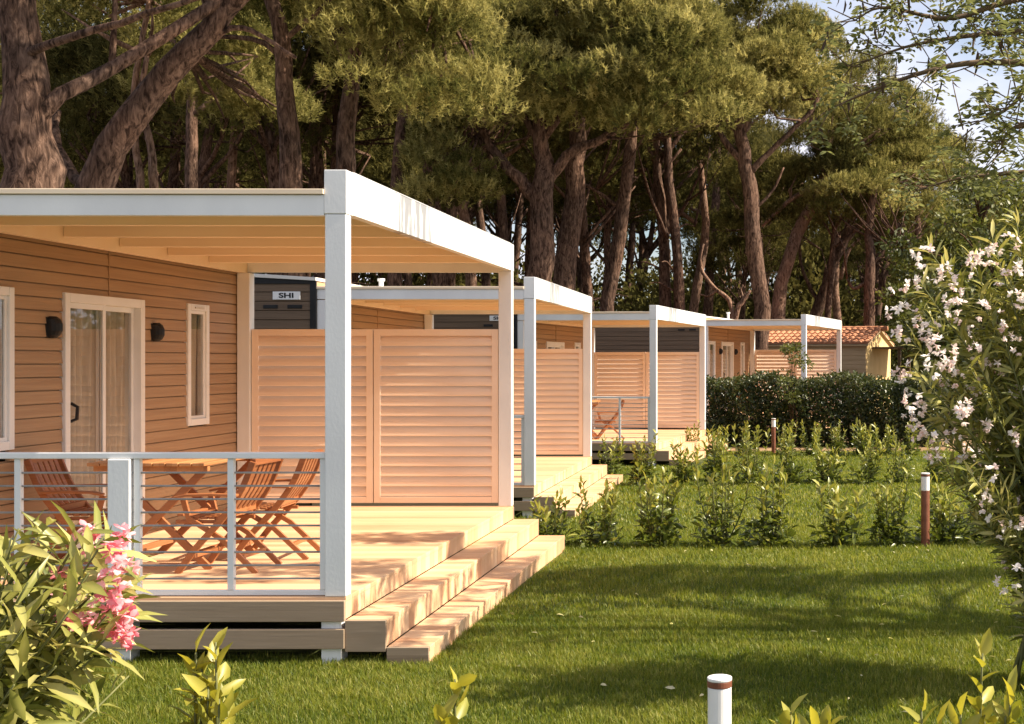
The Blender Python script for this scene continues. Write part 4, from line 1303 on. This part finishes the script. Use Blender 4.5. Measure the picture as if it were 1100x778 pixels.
# the wood behind: copies of five kinds of pine
def wood_pine(seed, h, Rr):
    rnd = np.random.default_rng(seed)
    lx, ly = rnd.normal(0, .7, 2)
    tr = [(0, 0, -.2, .26), (lx * .2, ly * .2, h * .25, .22), (lx * .6, ly * .6, h * .5, .18), (lx, ly, h * .72, .14), (lx * 1.1, ly * 1.1, h * .9, .07)]
    limbs = []
    for k in range(7):
        a = k * 0.9 + rnd.random(); r = Rr * rnd.uniform(.5, .85); z0 = h * rnd.uniform(.42, .75)
        limbs.append([(lx * .8, ly * .8, z0, .08), (lx + math.cos(a) * r * .5, ly + math.sin(a) * r * .5, z0 + h * .09, .055), (lx + math.cos(a) * r, ly + math.sin(a) * r, z0 + h * .2, .025)])
    for k in range(3):    # dead lower boughs
        a = rnd.uniform(0, 6.28); r = rnd.uniform(.8, 1.8); z0 = h * rnd.uniform(.25, .45)
        limbs.append([(lx * .5, ly * .5, z0, .045), (lx * .5 + math.cos(a) * r * .6, ly * .5 + math.sin(a) * r * .6, z0 + .3, .03), (lx * .5 + math.cos(a) * r, ly * .5 + math.sin(a) * r, z0 + .25, .012)])
    cl = dome_clumps(rnd, (lx, ly, h * .70), Rr, Rr, h * .28, 46, .75, 1.2, .35)
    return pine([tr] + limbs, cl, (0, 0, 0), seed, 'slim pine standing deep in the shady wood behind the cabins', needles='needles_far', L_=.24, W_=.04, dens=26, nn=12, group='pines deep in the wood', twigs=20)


wp = [wood_pine(401, 14.5, 3.2), wood_pine(402, 16.0, 3.8), wood_pine(403, 13.0, 3.0), wood_pine(404, 15.0, 3.4), wood_pine(405, 12.5, 2.8)]
rnd = np.random.default_rng(77)
place = []
def try_place(x, y, dmin):
    if all((x - a) ** 2 + (y - b) ** 2 > dmin * dmin for a, b in place):
        place.append((x, y)); return True
    return False
for k in range(2500):
    if len(place) >= 118: break
    y = rnd.uniform(38, 116); 
    x = rnd.uniform(-0.68 * y - 3, 0.24 * y + 2)
    edge = -9.5 if y < 27 else (-10.5 if y < 40 else (-6.0 if y < 46 else (-3.0 if y < 52 else 99)))
    if x > edge: continue
    if y < 34 and x > -11: continue
    px_ = PX + F * x / y
    if px_ > 760 and PY - .72 * (15 if y < 66 else 19) * F / y < 30 + (px_ - 800) * .5: continue
    try_place(x, y, 3.2)
for i, (x, y) in enumerate(place):
    k = i % 5
    o = wp[k] if i < 5 else copy_tree(wp[k])
    sc = rnd.uniform(.88, 1.12) * (1.0 if y < 66 else 1.3) * (.72 if PX + F * x / y > 790 else 1.0)
    o.location = (x, y, -0.2); o.rotation_euler = (0, 0, rnd.uniform(0, 6.28)); o.scale = (sc, sc, sc)

# low evergreen scrub that closes the wood at its back
def scrub(name, pts, seed, mat, label, L_=.34, W_=.2, n_per=330):
    rnd = np.random.default_rng(seed)
    P, D, T = [], [], []
    for (x, y, z, r, hz) in pts:
        n = n_per
        d = unit(rnd.normal(size=(n, 3))); d[:, 2] = np.abs(d[:, 2])
        rad = rnd.uniform(.55, 1.05, n)[:, None]
        P.append(np.array([x, y, z]) + d * rad * np.array([r, r, hz])); D.append(d + rnd.normal(0, .6, (n, 3)))
        T.append(np.clip(rnd.normal(.4, .12) + rnd.normal(0, .2, n), 0, 1))
    P = np.concatenate(P); D = np.concatenate(D); T = np.concatenate(T); n = len(P)
    o = flat_leaf_obj(name, P, D, L_ * rnd.uniform(.6, 1.2, n), W_ * rnd.uniform(.6, 1.2, n), mat, rnd, T)
    return o
pts = []
for k in range(230):
    y = rnd.uniform(72, 112); x = rnd.uniform(-0.68 * y, 0.36 * y)
    px_ = PX + F * x / y
    top = min(9.5, (PY - (60 + max(0, px_ - 760) * .4)) / F * y * .75)
    pts.append((x, y, -.2, rnd.uniform(2.2, 4.0), rnd.uniform(.7, 1.0) * top))
for k in range(70):
    y = 116 + rnd.uniform(0, 4); x = (-0.70 + 1.08 * k / 69) * y
    pts.append((x, y, -.2, 4.5, rnd.uniform(13, 16) if x / y < -.05 else rnd.uniform(8, 11)))
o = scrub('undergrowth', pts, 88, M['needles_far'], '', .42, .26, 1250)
tag(o, 'dark undergrowth closing the back of the pine wood', 'undergrowth', kind='stuff')

# broadleaf trees behind the pale oleander
def leafy_tree(seed, loc, h, Rr, z0, label, n=60, mat='broadleaf', L_=.2, W_=.11, name='leafy_tree', per=170, tr=.16):
    rnd = np.random.default_rng(seed)
    root = empty(name, loc)
    mb = MB()
    mb.tube([(0, 0, -.2), (.1, 0, h * .3), (-.1, .1, h * .6), (0, 0, h * .85)], [tr, tr * .8, tr * .55, tr * .2], 8, .05, seed)
    P, D, T = [], [], []
    for k in range(n):
        a = rnd.uniform(0, 6.28); q = rnd.random() ** .5; zz = rnd.uniform(0, 1)
        prof = math.sin(math.pi * (0.12 + 0.83 * zz)) ** .7
        c = np.array([Rr * q * prof * math.cos(a), Rr * q * prof * math.sin(a), z0 + (h - z0) * zz])
        mb.tube([(0, 0, max(.3, c[2] - .9)), tuple(c * np.array([.5, .5, 1]) - np.array([0, 0, .3])), tuple(c)], [tr * .25, tr * .16, tr * .06], 5)
        r = rnd.uniform(.4, .8) * min(1, Rr / 2); m = per
        d = unit(rnd.normal(size=(m, 3)))
        P.append(c + d * (r * rnd.uniform(.5, 1, (m, 1))) * np.array([1.15, 1.15, .7])); D.append(d + rnd.normal(0, .5, (m, 3)) + np.array([0, 0, -.2]))
        T.append(np.clip(rnd.normal(.45, .16) + rnd.normal(0, .15, m), 0, 1))
    mb.build('trunk', M['bark'], root, smooth=True)
    P = np.concatenate(P); D = np.concatenate(D); T = np.concatenate(T); m = len(P)
    flat_leaf_obj('crown', P, D, L_ * rnd.uniform(.6, 1.2, m), W_ * rnd.uniform(.6, 1.2, m), M[mat], rnd, T, root)
    return tag(root, label, 'tree', 'leafy trees at the wood edge')


for i, (px, Y, h, Rr, z0, lab) in enumerate([
        (1052, 44, 8.3, 3.4, 1.2, 'dense leafy tree rising behind the pale oleander blossoms'),
        (1022, 52, 7.6, 2.7, 1.0, 'leafy tree between the tiled cabin and the pale oleander'),
        (1130, 40, 7.8, 3.2, 1.0, 'leafy tree at the picture edge behind the oleander top'),
        (985, 58, 6.2, 2.2, .6, 'low leafy tree behind the tiled cabin gable'),
        (1046, 40, 4.6, 2.2, .3, 'low bushy tree past the hedge end, behind the oleander'),
        (1075, 36, 5.0, 2.3, .3, 'dark bushy tree directly behind the pale oleander'),
        ]):
    leafy_tree(500 + i, ((px - PX) / F * Y, Y, -.18), h, Rr, z0, lab)

# feathery sapling beside the hedge
leafy_tree(520, (at(852, 400, 29.6).x, 29.75, -.17), 2.35, .55, .8, 'small feathery sapling growing out of the hedge top', n=14, L_=.09, W_=.035, name='sapling', per=90, tr=.02)

# ------------------------------------------------------------------ robinia with hanging pods: its boughs reach into the upper right corner
EL, AZ = R(42), R(-0.5)      # sun: elevation, and angle from +X towards +Y
SUN = Vector((math.cos(EL) * math.cos(AZ), math.cos(EL) * math.sin(AZ), math.sin(EL)))


def robinia():
    rnd = np.random.default_rng(61)
    loc = Vector((6.6, 8.8, ground_z(9)))
    root = empty('robinia_tree', loc)
    mb = MB()
    tr = spline([(0, 0, -.2, .22), (.05, .1, 1.5, .19), (-.1, 0, 3.2, .16), (0, .1, 5.0, .12), (.2, 0, 7.2, .05)], 14)
    mb.tube([tuple(p[:3]) for p in tr], [p[3] for p in tr], 12, .06, 3)
    P, D, T = [], [], []
    PP, PD = [], []
    def frond(base, dirv, ln, nl, size):
        """pinnate leaf: paired leaflets along a drooping rachis"""
        dirv = dirv / np.linalg.norm(dirv)
        side = np.cross(dirv, [0, 0, 1]); side /= max(np.linalg.norm(side), 1e-6)
        for i in range(nl):
            t = (i + 1) / nl
            p = base + dirv * ln * t - np.array([0, 0, ln * .35 * t * t])
            tt = np.clip(rnd.normal(.45, .2), 0, 1)
            for s in (-1, 1):
                d = side * s + dirv * .35 + np.array([0, 0, -.15]) + rnd.normal(0, .12, 3)
                P.append(p); D.append(d); T.append(tt)
    # boughs reaching into the picture
    boughs = [
        [(1190, 20, 9.4), (1110, 32, 9.2), (1045, 38, 9.1), (975, 50, 9.0), (915, 72, 9.0)],
        [(1190, 60, 8.8), (1110, 67, 8.8), (1040, 68, 8.8), (985, 80, 8.8), (930, 100, 8.9), (890, 118, 9.0)],
        [(1190, -10, 9.2), (1090, 0, 9.0), (1020, 20, 8.9), (950, 8, 8.8), (918, 22, 8.8)],
        [(1180, 40, 8.3), (1110, 85, 8.2), (1085, 115, 8.2), (1042, 135, 8.2)],
        [(1180, 110, 8.6), (1120, 128, 8.5), (1085, 140, 8.5), (1075, 160, 8.5)],
        [(1180, -40, 8.9), (1080, -25, 8.8), (1000, -30, 8.7), (940, -12, 8.6)],
        [(1180, 180, 9.8), (1100, 185, 9.8), (1030, 192, 9.8), (985, 205, 9.8)],
    ]
    for b in boughs:
        pts = [np.array(at(*q) - loc) for q in b]
        root_pt = np.array([-.2, 0, max(1.6, pts[0][2] - 1.3)])
        sp = spline([root_pt, (root_pt + pts[0]) / 2 + np.array([0, 0, .4])] + pts, 26)
        mb.tube([tuple(p) for p in sp], list(np.linspace(.04, .004, 27)), 6)
        for i in range(9, 27):
            k = 2 if i > 13 else 1
            for q in range(k):
                base = sp[i] + rnd.normal(0, .02, 3)
                tw = np.array([rnd.normal(-.3, .6), rnd.normal(0, .8), rnd.normal(.1, .55)])
                tw /= np.linalg.norm(tw)
                ln = rnd.uniform(.08, .32)
                e = base + tw * ln
                mb.tube([tuple(base), tuple(e)], [.005, .003], 4)
                for _ in range(2):
                    frond(e, tw + rnd.normal(0, .6, 3), rnd.uniform(.13, .2), rnd.integers(4, 7), .045)
                if rnd.random() < .5:
                    for _ in range(rnd.integers(1, 4)):
                        PP.append(e + rnd.normal(0, .03, 3)); PD.append(np.array([rnd.normal(0, .15), rnd.normal(0, .15), -1]))
    # the rest of the crown, out of the picture, whose shade lies on the lawn and the steps
    shade = [(-1.0, 10.9, .8), (-.2, 10.6, .55), (.6, 11.0, .5), (-1.5, 10.5, .6), (-2.1, 11.2, .6), (1.2, 11.1, .35), (-2.7, 10.7, .5), (-1.3, 11.5, .4), (-3.5, 10.6, .45), (1.9, 11.4, .35), (-.3, 11.5, .3)]
    for (sx, sy, r) in shade:
        h = rnd.uniform(4.6, 6.6)
        c = np.array([sx, sy, 0]) + np.array(SUN) / SUN.z * h - np.array(loc)
        c[2] = h
        e = np.array([0, 0, min(h - .8, 5.6)])
        mb.tube([tuple(e), tuple((e + c) / 2 + np.array([0, 0, .15])), tuple(c)], [.05, .035, .012], 5)
        m = int(250 * r / .7)
        for q in range(m):
            d = rnd.normal(size=3); d /= np.linalg.norm(d)
            base = c + d * r * rnd.uniform(.15, 1.0) * np.array([1.25, .62, .6])
            frond(base, d + rnd.normal(0, .5, 3), rnd.uniform(.16, .24), 6, .05)
    mb.build('trunk', M['twig'], root, smooth=True)
    n = len(P)
    P = np.array(P); D = np.array(D)
    big = np.array([.055] * n) * rnd.uniform(.75, 1.2, n)
    leaf_obj('crown', P, D, big, big * .48, M['robinia'], rnd, T, root, fold=.1, droop=.1)
    pod = None
    for p_, d_ in list(zip(PP, PD))[:95]:
        if pod is None:
            pod = leaf_obj('seed_pod', [(0, 0, 0)], [(0.02, 0, -1)], .11, .019, M['pod'], rnd, None, root, fold=.3, droop=.25)
            q = pod
        else:
            q = pod.copy(); C.objects.link(q)
        q.location = p_; q.rotation_euler = (rnd.normal(0, .2), rnd.normal(0, .2), rnd.uniform(0, 6.28)); sc = rnd.uniform(.75, 1.2); q.scale = (sc, sc, sc)
    tag(root, 'airy robinia with pinnate leaves and hanging dark pods, reaching in at the upper corner', 'tree')


robinia()

# ------------------------------------------------------------------ light, sky, camera
W = bpy.data.worlds.new('World')
S.world = W
W.use_nodes = True
nt = W.node_tree; N = nt.nodes; L = nt.links
bg = N['Background']
sky = N.new('ShaderNodeTexSky'); sky.sky_type = 'NISHITA'; sky.sun_disc = False
sky.sun_elevation = EL
sky.sun_rotation = R(90) - AZ
sky.dust_density = 2.0; sky.air_density = 1.0
tc = N.new('ShaderNodeTexCoord')
mp = N.new('ShaderNodeMapping'); mp.inputs['Scale'].default_value = (1.2, 1.2, 3.0)
nz = N.new('ShaderNodeTexNoise'); nz.inputs['Scale'].default_value = 2.6; nz.inputs['Detail'].default_value = 7
L.new(tc.outputs['Generated'], mp.inputs['Vector']); L.new(mp.outputs['Vector'], nz.inputs['Vector'])
cr = N.new('ShaderNodeValToRGB'); cr.color_ramp.elements[0].position = .36; cr.color_ramp.elements[1].position = .60
cr.color_ramp.elements[0].color = (0, 0, 0, 1); cr.color_ramp.elements[1].color = (.9, .9, .9, 1)
L.new(nz.outputs['Fac'], cr.inputs['Fac'])
mx = N.new('ShaderNodeMixRGB'); mx.inputs[2].default_value = (6.6, 6.5, 7.2, 1)
L.new(cr.outputs['Color'], mx.inputs[0]); L.new(sky.outputs[0], mx.inputs[1])
L.new(mx.outputs[0], bg.inputs['Color'])
bg.inputs['Strength'].default_value = 0.08

sl = bpy.data.lights.new('sun', 'SUN'); sl.energy = 5.0; sl.angle = R(0.5); sl.color = (1.0, 0.88, 0.70)
so = bpy.data.objects.new('sun', sl); C.objects.link(so)
so.rotation_euler = (-SUN).to_track_quat('-Z', 'Y').to_euler()
so.location = (20, 10, 30)

cam = bpy.data.cameras.new('camera')
cam.sensor_width = 36; cam.lens = F / 1100 * 36
cam.shift_x = (550 - PX) / 1100; cam.shift_y = 0
cam.clip_start = 0.05; cam.clip_end = 2000
co = bpy.data.objects.new('camera', cam); C.objects.link(co)
co.location = (0, 0, CZ); co.rotation_euler = (R(90), 0, 0)
S.camera = co
S.view_settings.view_transform = 'Standard'
S.view_settings.look = 'None'
S.view_settings.exposure = 1.16
S.view_settings.gamma = 1
S.view_settings.use_curve_mapping = False
S.render.engine = 'CYCLES'
S.cycles.max_bounces = 8
S.cycles.diffuse_bounces = 4
S.cycles.transparent_max_bounces = 12
S.cycles.use_denoising = True
S.render.resolution_x = 1024; S.render.resolution_y = 724
